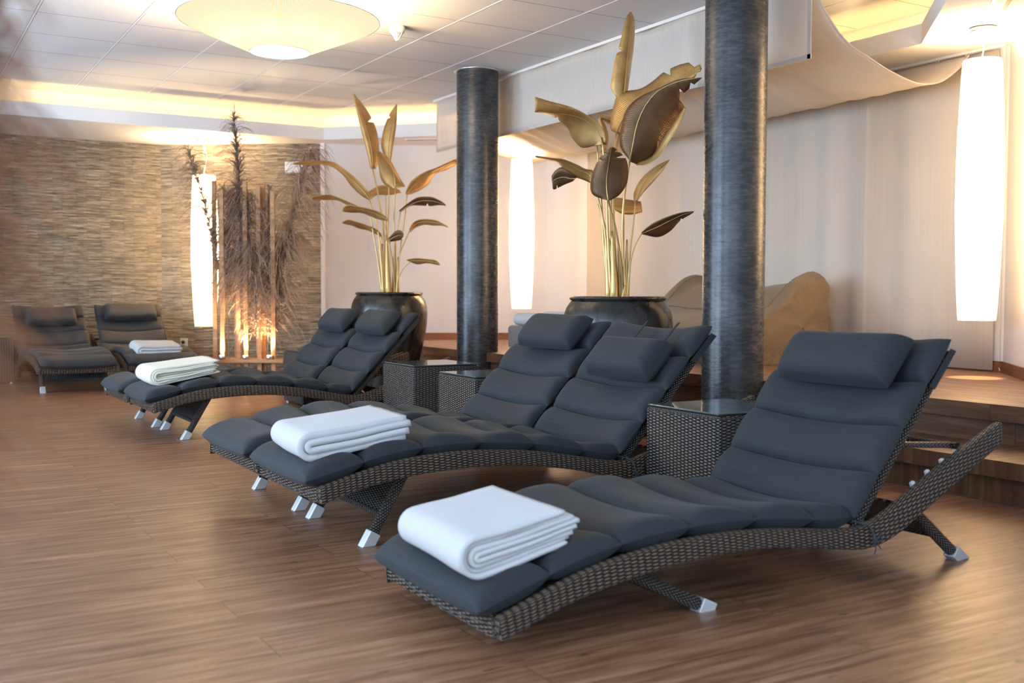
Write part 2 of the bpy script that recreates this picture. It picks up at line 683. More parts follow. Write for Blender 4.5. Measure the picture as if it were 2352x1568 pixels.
def wall(name, a, bb, z0, z1, m, th=0.12, flip=False):
    a, bb = Vector(a), Vector(bb)
    d = (bb - a).normalized()
    nrm = Vector((-d.y, d.x)) * th
    L = (bb - a).length
    w = MB()
    A, B2 = (a.x, a.y), (bb.x, bb.y)
    Ao, Bo = (a.x + nrm.x, a.y + nrm.y), (bb.x + nrm.x, bb.y + nrm.y)
    w.quad((*A, z0), (*B2, z0), (*B2, z1), (*A, z1), [(0, z0), (L, z0), (L, z1), (0, z1)])
    w.quad((*Bo, z0), (*Ao, z0), (*Ao, z1), (*Bo, z1))
    w.quad((*A, z1), (*B2, z1), (*Bo, z1), (*Ao, z1))
    w.quad((*Ao, z0), (*Bo, z0), (*B2, z0), (*A, z0))
    w.quad((*B2, z0), (*Bo, z0), (*Bo, z1), (*B2, z1))
    w.quad((*Ao, z0), (*A, z0), (*A, z1), (*Ao, z1))
    return struct(w.obj(name, m))


wall('wall_back', (XL, 11.56), PB, 0, ZS, M['reed'])
wall('wall_back_angled', PB, PC, 0, ZS, M['reed'])
wall('wall_back_white', PC, PD, 0, ZS, M['white_wall'])
wall('wall_back_right', PD, PE, 0, ZS, M['white_wall'])
wall('wall_right', PE, PF, 0, ZS, M['white_wall'])
wall('wall_right_angled', PF, PG, 0, ZS, M['white_wall'])
wall('wall_right_near', PG, (2.6 + 2.0, 0.63 - 3.13), 0, ZT, M['white_wall'])
# white edging strip of the reed panel
d = (Vector(PC) - Vector(PB)).normalized()
n2 = Vector((d.y, -d.x))
e = Vector(PC) - d * 0.02 + n2 * 0.012
b = MB()
b.box((e.x, e.y, ZS / 2), (0.045, 0.025, ZS), Matrix.Rotation(math.atan2(d.y, d.x), 3, 'Z'))
struct(b.obj('trim_reed_edge', M['soffit']))


def window_wall(name, axis, fixed, lo, hi, wins, z0, z1, n0):
    """wall with window openings; wins = list of (a0, a1)"""
    w = MB()
    th = 0.2
    cuts = [lo] + [q for a in wins for q in a] + [hi]

    def bx(a0, a1, c0, c1):
        if axis == 'y':
            w.box((fixed - th / 2, (a0 + a1) / 2, (c0 + c1) / 2), (th, a1 - a0, c1 - c0))
        else:
            w.box(((a0 + a1) / 2, fixed - th / 2, (c0 + c1) / 2), (a1 - a0, th, c1 - c0))
    for i in range(0, len(cuts), 2):
        bx(cuts[i], cuts[i + 1], 0, ZT)
    for a0, a1 in wins:
        bx(a0, a1, 0, z0)
        bx(a0, a1, z1, ZT)
    o = struct(w.obj(name, M['white_wall']))
    for k, (a0, a1) in enumerate(wins):
        f = MB()

        def fb(p0, p1, c0, c1, t=0.06):
            if axis == 'y':
                f.box((fixed - 0.14, (p0 + p1) / 2, (c0 + c1) / 2), (t, p1 - p0, c1 - c0))
            else:
                f.box(((p0 + p1) / 2, fixed - 0.14, (c0 + c1) / 2), (p1 - p0, t, c1 - c0))
        fb(a0, a0 + 0.06, z0, z1)
        fb(a1 - 0.06, a1, z0, z1)
        fb((a0 + a1) / 2 - 0.03, (a0 + a1) / 2 + 0.03, z0, z1)
        fb(a0, a1, z0, z0 + 0.06)
        fb(a0, a1, z1 - 0.06, z1)
        struct(f.obj('window_%d' % (n0 + k), M['soffit']))
    return o


window_wall('wall_left', 'y', XL, YF, 11.6, [(-1.9, 0.1), (1.2, 3.2), (4.6, 6.6), (7.7, 9.7)], 0.3, 2.3, 1)
window_wall('wall_front', 'x', YF, XL, 4.6, [(-2.2, 0.4), (1.3, 3.9)], 0.35, 2.35, 5)

# dropped soffit around the coffer, cove trough, tile ceiling
lip = [(XL, 10.30), (3.90, 10.30), (5.60, 8.60), (5.60, 4.40), (4.20, 3.00), (4.20, YF)]
inn = [(XL, 10.62), (4.03, 10.62), (5.92, 8.73), (5.92, 4.27), (4.52, 2.87), (4.52, YF)]
out = [(XL, 11.56), PB, PC, PD, PE, PF, PG, (4.6, YF)]
b = MB()
TH = 0.02
# underside of the soffit: from the lip to the walls, fanned between the two polylines
lo_ = spline([(*p,) for p in lip], 2) if False else lip


def strip(bm, A, B2, z, flip=False, mi=0):
    """planar strip between polylines A and B2 (same length)"""
    for i in range(len(A) - 1):
        q = [(*A[i], z), (*A[i + 1], z), (*B2[i + 1], z), (*B2[i], z)]
        if flip:
            q = q[::-1]
        bm.quad(*q, uvs=[(p[0], p[1]) for p in q], mi=mi)


oA = [(XL, 11.7), (4.4, 11.7), (6.3, 9.6), (6.3, 4.1), (4.75, 2.5), (4.75, YF)]
strip(b, lip, oA, ZS)
for i in range(len(lip) - 1):       # lip face and its thickness
    a0, a1 = lip[i], lip[i + 1]
    b.quad((*a0, ZS), (*a1, ZS), (*a1, ZS + 0.125), (*a0, ZS + 0.125))
lip2 = [(XL, 10.32), (3.908, 10.32), (5.62, 8.608), (5.62, 4.392), (4.22, 2.992), (4.22, YF)]
strip(b, lip, lip2, ZS + 0.125)
for i in range(len(lip) - 1):
    a0, a1 = lip2[i], lip2[i + 1]
    b.quad((*a0, ZS + 0.02), (*a1, ZS + 0.02), (*a1, ZS + 0.125), (*a0, ZS + 0.125))
strip(b, lip2, inn, ZS + 0.02)
for i in range(len(inn) - 1):
    a0, a1 = inn[i], inn[i + 1]
    b.quad((*a0, ZS + 0.02), (*a1, ZS + 0.02), (*a1, ZT + 0.02), (*a0, ZT + 0.02))
struct(b.obj('ceiling_soffit', M['soffit']))

# led strips in the trough
b = MB()
led = [(XL, 10.40), (3.941, 10.40), (5.70, 8.641), (5.70, 4.359), (4.30, 2.959)]
led2 = [(XL, 10.42), (3.949, 10.42), (5.72, 8.649), (5.72, 4.351), (4.32, 2.951)]
strip(b, led, led2, ZS + 0.035)
o = b.obj('cove_light_strip', M['led'])
tag(o, 'warm LED strip hidden in the trough round the raised ceiling', 'light strip')

# tiles with T bars: grid lines measured from the photo
b = MB()
P_ = 0.625
x0, y0 = 1.5326, 7.6716
xs = [x0 + P_ * i for i in range(-8, 8)]
ys = [y0 + P_ * j for j in range(-17, 6)]
b.quad((XL, 10.7, ZT + 0.006), (6.0, 10.7, ZT + 0.006), (6.0, YF, ZT + 0.006), (XL, YF, ZT + 0.006), mi=1)
for i in range(len(xs) - 1):
    for j in range(len(ys) - 1):
        g, h = 0.010, 0.003
        X0, X1, Y0, Y1 = xs[i] + g, xs[i + 1] - g, ys[j] + h, ys[j + 1] - h
        if X1 < XL or X0 > 6.0:
            continue
        for q in (((X0, Y0, ZT), (X0, Y1, ZT), (X1, Y1, ZT), (X1, Y0, ZT)),
                  ((X0, Y0, ZT), (X0, Y0, ZT + 0.006), (X0, Y1, ZT + 0.006), (X0, Y1, ZT)),
                  ((X1, Y0, ZT), (X1, Y1, ZT), (X1, Y1, ZT + 0.006), (X1, Y0, ZT + 0.006))):
            b.quad(*q)
for x in xs:
    b.box((x, 4.0, ZT + 0.002), (0.011, 13.4, 0.006), mi=2)
struct(b.obj('ceiling', [M['tile'], M['tgap'], M['tbar']]))
b = MB()
b.quad((XL, 12, ZT + 0.03), (7, 12, ZT + 0.03), (7, YF, ZT + 0.03), (XL, YF, ZT + 0.03))
struct(b.obj('ceiling_slab', M['tile']))

# podium with one step
b = MB()
b.prism([(4.34, -0.5), (6.3, 1.0), (6.3, 9.6), (4.5, 10.5), (4.34, 10.5)], 0, ZP - 0.075)
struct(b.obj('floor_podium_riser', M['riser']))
b = MB()
poly = [(4.30, -0.5), (6.3, 1.0), (6.3, 9.6), (4.5, 10.6), (4.30, 10.6)]
k = len(b.v)
b.prism(poly, ZP - 0.075, ZP, top=False, bottom=True)
for i in range(len(b.mi)):
    b.mi[i] = 1
k = len(b.v)
b.v += [(*p, ZP) for p in poly]
b.face(range(k, k + 5), [(p[1], p[0]) for p in poly], 0)
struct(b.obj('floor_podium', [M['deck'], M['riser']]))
b = MB()
b.box((4.13, 1.9, 0.055), (0.42, 4.6, 0.11))
b.box((4.11, 1.9, 0.145), (0.46, 4.6, 0.07))
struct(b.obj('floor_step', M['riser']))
b = MB()
b.box((3.918, 1.9, 0.006), (0.008, 4.6, 0.012))
struct(b.obj('trim_step', M['riser']))


def base(name, a, bb, z):
    a, bb = Vector(a), Vector(bb)
    d = (bb - a).normalized()
    n_ = Vector((d.y, -d.x))
    c = (a + bb) / 2 + n_ * 0.008
    w = MB()
    w.box((c.x, c.y, z + 0.035), ((bb - a).length, 0.016, 0.07), Matrix.Rotation(math.atan2(d.y, d.x), 3, 'Z'))
    return struct(w.obj(name, M['skirting']))


base('baseboard_back', PD, PE, ZP)
base('baseboard_right', PE, PF, ZP)
base('baseboard_right_angled', PF, PG, ZP)
base('baseboard_back_white', PC, PD, 0)

# pillars
for lab, x, y in (('dark grey polished stucco pillar behind the first woven side tables, left of the big plants', 4.31, 7.79),
                  ('dark grey polished stucco pillar nearest the camera, right of the tall golden leaf plant', 4.18, 4.53)):
    t_ = thing('pillar', lab, 'pillar', (x, y, 0))
    b = MB()
    b.lathe([(0.175, 0), (0.175, ZT)], seg=64)
    b.obj('pillar_shaft', M['pillar'], t_, True)
    b = MB()
    b.lathe([(0.176, ZT - 0.012), (0.195, ZT - 0.010), (0.195, ZT - 0.001), (0.176, ZT - 0.001)], seg=64)
    b.obj('ceiling_ring', M['steel'], t_, True)

# ------------------------------------------------------------------ loungers
LW = 0.66
TOP = [(0, 0.228), (0.25, 0.288), (0.45, 0.306), (0.62, 0.304), (0.80, 0.288), (0.98, 0.258), (1.13, 0.228), (1.24, 0.217), (1.34, 0.238), (1.456, 0.282), (1.66, 0.358), (1.90, 0.438)]
BOT = [(0.005, 0.168), (0.17, 0.212), (0.34, 0.236), (0.56, 0.246), (0.78, 0.235), (1.00, 0.200), (1.15, 0.163), (1.27, 0.145), (1.38, 0.162), (1.50, 0.208), (1.68, 0.280), (1.90, 0.368)]
HINGE, TOPB = Vector((1.235, 0.215)), Vector((1.675, 0.668))


def pillow_mesh(bm, frame, L, Wd, T, nu=16, nv=22, pu=5.0, pv=9.0, sag=0.0, bottom=0.25, uv0=(0, 0), wr=0.0, seed=0, edge=False):
    """soft closed cushion; frame(s, v, h) maps length s, width v and height h to a point"""
    P, U = [], []
    for side in (1, -1):
        for i in range(nu + 1):
            a = math.sin((i / nu - 0.5) * PI * 0.98) / math.sin(0.49 * PI)
            row, ru = [], []
            for j in range(nv + 1):
                c = math.sin((j / nv - 0.5) * PI * 0.98) / math.sin(0.49 * PI)
                fa = max(0.0, 1 - abs(a) ** pu) ** 0.5
                fc = max(0.0, 1 - abs(c) ** pv) ** 0.5
                if edge:
                    fa = max(0.0, 1 - abs(a) ** (pu - (pu - 1.9) * abs(c) ** 5)) ** 0.5
                hgt = T * (fa * fc if side > 0 else -bottom * fa * fc)
                s = L * (a + 1) / 2
                v = Wd * (c + 1) / 2
                sg = -sag * (1 - c * c)
                w = wr * noise.noise(Vector((s * 9 + seed, v * 3.1, seed))) if wr and side > 0 else 0
                row.append(frame(s, v, hgt + T * 0.5 + sg + w * fa * fc))
                ru.append((uv0[0] + s, uv0[1] + v))
            if side < 0:
                row, ru = row[::-1], ru[::-1]
            P.append(row)
            U.append(ru)
        bm.grid(P, U)
        P, U = [], []


def path_frame(path, s0, y0, droop=0.0):
    """frame along an x/z polyline (dense) from arc position s0"""
    pts = path
    L = [0]
    for a, c in zip(pts, pts[1:]):
        L.append(L[-1] + math.dist(a, c))

    def f(s, v, h):
        d = s0 + s
        k = 0
        while k < len(L) - 2 and L[k + 1] < d:
            k += 1
        t = (d - L[k]) / (L[k + 1] - L[k])
        x = pts[k][0] + (pts[k + 1][0] - pts[k][0]) * t
        z = pts[k][1] + (pts[k + 1][1] - pts[k][1]) * t
        k0, k1 = max(0, k - 2), min(len(pts) - 1, k + 3)
        tx, tz = pts[k1][0] - pts[k0][0], pts[k1][1] - pts[k0][1]
        n_ = math.hypot(tx, tz)
        return Vector((x - tz / n_ * h, y0 + v, z + tx / n_ * h))
    return f, L[-1]


def foot_leg(root, a, foot, y, name='leg'):
    """one wicker wrapped leg with a silver foot cap; a and foot are (x, z)"""
    A, B_ = Vector((a[0], y, a[1])), Vector((foot[0], y, foot[1]))
    d = (B_ - A).normalized()
    b = MB()
    b.tube([A, A.lerp(B_, 0.5), B_ - d * 0.04], 0.0185, 10)
    o = b.obj(name, M['wrap'], root, True)
    c = MB()
    e = B_ - d * 0.052
    w, pz = 0.021, Vector((-d.z, 0, d.x))
    hx = w / max(0.35, abs(d.z)) if foot[1] == 0 else w
    lo_ = [B_ + Vector((sx * hx, sy * w, 0)) if foot[1] == 0 else B_ - pz * (sx * w) + Vector((0, sy * w, 0)) for sx, sy in ((-1, -1), (1, -1), (1, 1), (-1, 1))]
    sg = 1 if pz.x > 0 else -1
    hi_ = [e + pz * (sx * sg * w) + Vector((0, sy * w, 0)) for sx, sy in ((-1, -1), (1, -1), (1, 1), (-1, 1))]
    if foot[1] != 0:
        hi_ = [e - pz * (sx * w) + Vector((0, sy * w, 0)) for sx, sy in ((-1, -1), (1, -1), (1, 1), (-1, 1))]
    c.quad(*lo_[::-1])
    c.quad(*hi_)
    for i in range(4):
        c.quad(lo_[i], lo_[(i + 1) % 4], hi_[(i + 1) % 4], hi_[i])
    q = bevel(c.obj('foot_cap', M['silver_plastic'], o), 0.003)
    tag(q, 'silver foot cap')
    return o


def weave_panel(root, quads, name='leg_panel'):
    b = MB()
    for q in quads:
        b.quad(*q)
    o = b.obj(name, M['wicker_fine'], root)
    s = o.modifiers.new('solid', 'SOLIDIFY')
    s.thickness = 0.008
    s.offset = 0
    return o


def make_lounger(label, group=None, front_foot=(0.19, 0.0), front_top=(0.33, 0.235), pillow=(0.09, 0.46, 0.61), pillow_pos=0.64, straps=False, tie=True, seed=0):
    root = thing('sun_lounger', label, 'lounger', group=group)
    td, bd = spline(TOP, 46), spline(BOT, 46)
    # curved woven side rails
    for y in (0.0, LW - 0.03):
        b = MB()
        P = []
        for (xa, za), (xb, zb) in zip(td, bd):
            P.append([(xb, y, zb), (xa, y, za), (xa, y + 0.03, za), (xb, y + 0.03, zb)])
        U, s = [], 0
        for i in range(len(P)):
            if i:
                s += math.dist(P[i][1], P[i - 1][1])
            hgt = math.dist(P[i][0], P[i][1])
            U.append([(s, 0), (s, 0.07), (s, 0.10), (s, 0.17)])
        b.grid(P, U, closed_v=True)
        k = len(b.v)
        n = len(P)
        b.face((0, 1, 2, 3), [(0, 0), (0.07, 0), (0.07, .03), (0, .03)])
        m = (n - 1) * 4
        b.face((m + 3, m + 2, m + 1, m), [(0, 0), (0.07, 0), (0.07, .03), (0, .03)])
        bevel(b.obj('side_rail', M['wicker'], root, True), 0.007, 2, 0.9)
    # foot end rail, deck of woven strands under the pad
    b = MB()
    ya, yb = 0.03, LW - 0.03
    xa, xb, za, zb = 0.001, 0.031, 0.170, 0.226
    wd = yb - ya
    for q, hh in (((xa, za, xa, zb), 0.056), ((xa, zb, xb, zb), 0.03), ((xb, zb, xb, za), 0.056), ((xb, za, xa, za), 0.03)):
        b.quad((q[0], yb, q[1]), (q[0], ya, q[1]), (q[2], ya, q[3]), (q[2], yb, q[3]), [(0, 0), (wd, 0), (wd, hh), (0, hh)])
    for yy in (ya, yb):
        b.quad((xa, yy, za), (xb, yy, za), (xb, yy, zb), (xa, yy, zb))
    bevel(b.obj('foot_rail', M['wicker'], root), 0.006)
    b = MB()
    P = [[(x, y, z - 0.014 - 0.03 * (1 - (2 * y / LW - 1) ** 2)) for y in [0.03 + (LW - 0.06) * j / 8 for j in range(9)]] for x, z in td if x < 1.27]
    b.grid(P)
    o = b.obj('seat_webbing', M['wicker_fine'], root, True)
    s = o.modifiers.new('solid', 'SOLIDIFY')
    s.thickness = 0.008
    # backrest frame: two wrapped tubes, head bar and woven back
    bd_ = (TOPB - HINGE).normalized()
    for y in (0.038, LW - 0.038):
        b = MB()
        a, c = HINGE + Vector((0, -0.012)), TOPB
        b.tube([(a.x, y, a.y), ((a.x + c.x) / 2, y, (a.y + c.y) / 2), (c.x, y, c.y)], 0.0135, 10)
        b.obj('back_tube', M['wrap'], root, True)
    b = MB()
    b.tube([(TOPB.x, 0.038, TOPB.y), (TOPB.x, LW - 0.038, TOPB.y)], 0.0135, 10)
    b.obj('head_bar', M['wrap'], root, True)
    nn = Vector((-bd_.y, bd_.x))
    weave_panel(root, [[(HINGE.x, 0.045, HINGE.y), (HINGE.x, LW - 0.045, HINGE.y), (TOPB.x, LW - 0.045, TOPB.y), (TOPB.x, 0.045, TOPB.y)]], 'back_webbing')
    # pads
    sp = [(-0.035, 0.222)] + [p for p in TOP if 0 < p[0] < 1.2] + [(1.225, 0.222)]
    path = spline(sp, 60)
    f, L = path_frame(path, 0, 0.024)
    cuts = [0, 0.165, 0.335, 0.51, 0.69, 0.865, 1.0]
    b = MB()
    for i in range(6):
        s0, s1 = cuts[i] * L, cuts[i + 1] * L
        fr, _ = path_frame(path, s0, 0.024)
        pillow_mesh(b, fr, s1 - s0 + 0.003, LW - 0.048, 0.048, sag=0.034 if i else 0.012, uv0=(s0, 0), pu=3.6, pv=16, bottom=0.8, wr=0.007, seed=seed + i, edge=True)
    b.obj('seat_pad', M['pad'], root, True)
    bp = [(HINGE.x - 0.005 + (TOPB.x + 0.018 - HINGE.x) * i / 30, HINGE.y + 0.012 + (TOPB.y + 0.028 - HINGE.y) * i / 30) for i in range(31)]
    L2 = math.dist(bp[0], bp[-1])
    b = MB()
    bc = [0, 0.235, 0.49, 0.745, 1.0]
    for i in range(4):
        s0, s1 = bc[i] * L2, bc[i + 1] * L2
        fr, _ = path_frame(bp, s0, 0.012)
        pillow_mesh(b, fr, s1 - s0 + 0.003, LW - 0.024, 0.046, sag=0.042, uv0=(s0, 0), pu=4, pv=16, bottom=0.5, wr=0.008, seed=seed + 10 + i, edge=True)
    # flap of the pad folded over the head bar
    A_ = Vector((TOPB.x + 0.024, TOPB.y + 0.018))
    B2_ = A_ - bd_ * 0.15 + Vector((-0.002, 0.0))
    b.quad((A_.x, 0.016, A_.y), (A_.x, LW - 0.016, A_.y), (B2_.x, LW - 0.016, B2_.y), (B2_.x, 0.016, B2_.y))
    b.quad((A_.x - 0.03, 0.014, A_.y + 0.012), (A_.x, 0.016, A_.y), (B2_.x, 0.016, B2_.y), (B2_.x - 0.03, 0.014, B2_.y + 0.012))
    b.obj('back_pad', M['pad'], root, True)
    # head pillow lying on the back pad
    th, w0, ln = pillow[0], pillow[1], 0.19
    s0 = pillow_pos * L2
    yy = (LW - w0) / 2 + (pillow[2] - 0.62)

    def pf(s, v, h):
        p = Vector(bp[0]).lerp(Vector(bp[-1]), (s0 + s) / L2) + nn * (0.047 + h * 1.0)
        return Vector((p.x, yy + v, p.y))
    b = MB()
    pillow_mesh(b, pf, ln, w0, th * 0.76, pu=4.2, pv=14, sag=0.004, bottom=0.35, wr=0.006, seed=seed + 30)
    hp = b.obj('head_pillow', M['pad'], root, True)
    if straps:
        for v in (0.09, 0.30):
            b = MB()
            p0 = pf(ln - 0.02, v, 0.05)
            p1 = pf(ln + 0.03, v, 0.028)
            p2 = pf(ln + 0.135, v, 0.022)
            for q0, q1 in ((p0, p1), (p1, p2)):
                b.quad(q0, q0 + Vector((0, 0.012, 0)), q1 + Vector((0, 0.012, 0)), q1)
            st = b.obj('pillow_strap', M['strap'], hp)
            sm = st.modifiers.new('solid', 'SOLIDIFY')
            sm.thickness = 0.003
    # legs with woven infill
    for y in (0.07, LW - 0.07):
        foot_leg(root, front_top, front_foot, y)
        foot_leg(root, (1.515, 0.22), (1.757, 0.0), y)

    def leg_pt(a, c, y, t):
        return (a[0] + (c[0] - a[0]) * t, y, a[1] + (c[1] - a[1]) * t)
    for a, c, t1 in ((front_top, front_foot, 0.58), ((1.515, 0.22), (1.757, 0.0), 0.55)):
        weave_panel(root, [[leg_pt(a, c, 0.07, 0), leg_pt(a, c, LW - 0.07, 0), leg_pt(a, c, LW - 0.07, t1), leg_pt(a, c, 0.07, t1)]])
        q = MB()
        q.tube([leg_pt(a, c, 0.07, t1), leg_pt(a, c, LW - 0.07, t1)], 0.011, 8)
        q.obj('leg_stretcher', M['wrap'], root, True)
    # backrest prop: U shaped bar resting in the ratchets of the rear rails
    b = MB()
    pa = HINGE.lerp(TOPB, 0.46)
    pb = Vector((1.70, 0.385))
    b.tube([(pa.x, 0.06, pa.y), (pb.x, 0.05, pb.y)], 0.010, 8)
    b.tube([(pa.x, LW - 0.06, pa.y), (pb.x, LW - 0.05, pb.y)], 0.010, 8)
    b.tube([(pb.x, 0.02, pb.y), (pb.x, LW - 0.02, pb.y)], 0.011, 8)
    b.tube([(pa.x + 0.02, 0.06, pa.y - 0.01), (pa.x + 0.02, LW - 0.06, pa.y - 0.01)], 0.010, 8)
    b.obj('back_prop', M['wrap'], root, True)
    for t in (1.50, 1.57, 1.64, 1.71):
        z = 0.282 + (t - 1.456) * 0.352
        for y in (0.036, LW - 0.036):
            b = MB()
            b.box((t, y, z - 0.003), (0.014, 0.010, 0.014), Matrix.Rotation(-0.34, 3, 'Y'))
            tag(b.obj('ratchet_tooth', M['white_plastic'], root), 'white ratchet tooth')
    if tie:
        b = MB()
        z = 0.19
        b.tube([(1.21, 0.02, 0.235), (1.25, -0.003, 0.222), (1.275, -0.004, 0.19), (1.28, -0.005, 0.168)], 0.0022, 6)
        b.tube([(1.24, 0.02, 0.235), (1.262, -0.004, 0.215), (1.28, -0.005, 0.168)], 0.0022, 6)
        for dx, dz in ((-0.018, 0.012), (0.02, 0.022)):
            b.tube([(1.28, -0.006, 0.168), (1.28 + dx, -0.012, 0.168 + dz), (1.28 + dx * 0.9, -0.014, 0.160 + dz * 0.3), (1.28, -0.006, 0.166)], 0.0022, 6)
        b.tube([(1.28, -0.006, 0.168), (1.272, -0.01, 0.14), (1.268, -0.008, 0.13)], 0.0022, 6)
        b.tube([(1.28, -0.006, 0.168), (1.292, -0.01, 0.145), (1.298, -0.008, 0.14)], 0.0022, 6)
        b.obj('tie_cord', M['string'], root, True)
    return root


G = 'woven sun loungers with charcoal pads'
# nearest lounger: its front leg is folded back, so the foot end tips towards the floor
th = 0.073
fx, fz = 1.757 - 1.757 * math.cos(th), 1.757 * math.sin(-th)
L1 = make_lounger('nearest woven lounger, front leg folded back, with folded blanket on its foot end', G, front_foot=(0.70, 0.074), front_top=(0.42, 0.235), seed=1)
L1.location = (1.225 + fx, 2.09, fz)
L1.rotation_euler = (0, -th, 0)
L2 = make_lounger('woven lounger second from the camera, head pillow hung low, blanket on foot end', G, pillow_pos=0.47, straps=True, pillow=(0.10, 0.42, 0.56), seed=2)
L2.location = (1.2, 3.22, 0)
L3 = make_lounger('woven lounger with a bare foot end pushed against the blanket lounger', G, pillow_pos=0.665, pillow=(0.085, 0.45, 0.58), tie=False, seed=3)
L3.location = (1.2, 3.905, 0)
L4 = make_lounger('woven lounger in front of the left leaf pot, cream blanket on its foot end', G, pillow_pos=0.63, pillow=(0.09, 0.46, 0.60), tie=False, seed=4)
L4.location = (1.30, 6.15, 0)
L5 = make_lounger('woven lounger paired behind the cream blanket lounger, nearest the pampas stand', G, pillow_pos=0.63, pillow=(0.09, 0.46, 0.58), tie=False, seed=5)
L5.location = (1.28, 6.83, 0)
L6 = make_lounger('left woven lounger facing the room before the reed wall, without a blanket', G, pillow_pos=0.54, pillow=(0.09, 0.46, 0.62), tie=False, seed=6)
L6.location = (1.74, 9.51, 0)
L6.rotation_euler = (0, 0, PI / 2 + 0.02)
L7 = make_lounger('right woven lounger facing the room before the reed wall, white blanket on seat', G, pillow_pos=0.62, pillow=(0.09, 0.5, 0.62), tie=False, seed=7)
L7.location = (2.44, 9.52, 0)
L7.rotation_euler = (0, 0, PI / 2 - 0.01)


# ------------------------------------------------------------------ folded blankets
def blanket(label, x, y, z, sx, sy, h0, h1, rz=0.0, ry=0.0, rx=0.0, layers=4, m='fleece', seed=0, curl=True, name='folded_blanket', group='folded blankets'):
    """layers of fleece folded around each other: round folds at -x, loose layer edges at +x; hx0/h1 heights at the fold and at the edges"""
    b = MB()
    for k in range(layers):
        # centre line of layer k: top sheet, round the fold, bottom sheet
        ex = sx - 0.012 * ((k * 7 + seed) % 4)
        q_ = 1 - (k + 0.5) / layers * 0.97

        def half(X):
            return (h1 + (h0 - h1) * max(0.0, 1 - X / sx) ** 1.3) / 2
        pts, tk = [], []
        for i in range(22):
            X = ex + (0.5 * h0 - ex) * i / 21
            pts.append((X, half(X) * q_))
            tk.append(half(X) / layers)
        R = half(h0 / 2) * q_
        for i in range(1, 12):
            a = PI / 2 + PI * i / 12
            pts.append((h0 / 2 + math.cos(a) * R, math.sin(a) * R))
            tk.append(half(h0 / 2) / layers)
        for i in range(22):
            X = 0.5 * h0 + (ex - 0.01 - 0.5 * h0) * i / 21
            pts.append((X, -half(X) * q_))
            tk.append(half(X) / layers)
        n = len(pts)
        nv = 22
        outer, inner = [], []
        for i in range(n):
            a, c = pts[max(i - 1, 0)], pts[min(i + 1, n - 1)]
            tx, tz = c[0] - a[0], c[1] - a[1]
            q = math.hypot(tx, tz) or 1
            nx, nz = tz / q, -tx / q
            t = tk[i]
            outer.append((pts[i][0] - nx * t * -0.46, pts[i][1] - nz * t * -0.46))
            inner.append((pts[i][0] + nx * t * -0.46, pts[i][1] + nz * t * -0.46))
        ring = outer + inner[::-1]
        P = []
        y0_, y1_ = 0.006 * ((k * 5 + seed) % 3), sy - 0.008 * ((k * 3 + seed) % 3)
        for j in range(nv + 1):
            # rounded hems at both ends
            v = j / nv
            row = []
            for (X, Z) in ring:
                Y = y0_ + (y1_ - y0_) * v
                wv = 0.004 * noise.noise(Vector((X * 7 + seed, Y * 7, Z * 12 + k))) + 0.006 * noise.noise(Vector((X * 3 + seed * 2.1, Y * 3.3, 0.3)))
                wy = 0.006 * noise.noise(Vector((X * 9, seed + k * 1.7, Z * 9)))
                row.append((X + 0.005 * noise.noise(Vector((k + seed, Y * 5, Z * 6))), Y + wy, Z + h0 / 2 + wv))
            P.append(row)
        b.grid(P, closed_v=True)
        m_ = len(ring)
        k0 = len(b.v) - (nv + 1) * m_
        nn = len(outer)
        for e, fl in ((k0, False), (k0 + nv * m_, True)):
            for i in range(nn - 1):
                q = (e + i, e + i + 1, e + m_ - 2 - i, e + m_ - 1 - i)
                b.face(q[::-1] if fl else q)
    o = b.obj(name, M[m], None, True)
    w = o.modifiers.new('weld', 'WELD')
    w.merge_threshold = 0.0002
    o.location = (x, y, z)
    o.rotation_euler = (rx, ry, rz)
    tag(o, label, 'blanket', group)
    return o


blanket('white folded blanket on the nearest lounger, many layered edges showing', 1.165, 2.175, 0.163, 0.34, 0.40, 0.11, 0.085, ry=-0.20, rz=-0.06, layers=4, seed=3)
blanket('white blanket folded in two thick layers on the second lounger', 1.165, 3.31, 0.290, 0.40, 0.44, 0.10, 0.085, ry=-0.14, rz=-0.10, layers=2, seed=5)
blanket('cream folded blanket with layered edges on the lounger before the left pot', 1.33, 6.33, 0.297, 0.42, 0.50, 0.11, 0.075, ry=-0.16, rz=-0.03, layers=4, m='fleece_cream', seed=8)
blanket('white folded blanket on the far lounger beside the socket, before the reed wall', 1.90, 9.62, 0.285, 0.42, 0.34, 0.10, 0.085, rx=0.12, rz=0.02 + PI / 2 * 0, layers=2, seed=11).rotation_euler = (0.12, 0, 0.0)


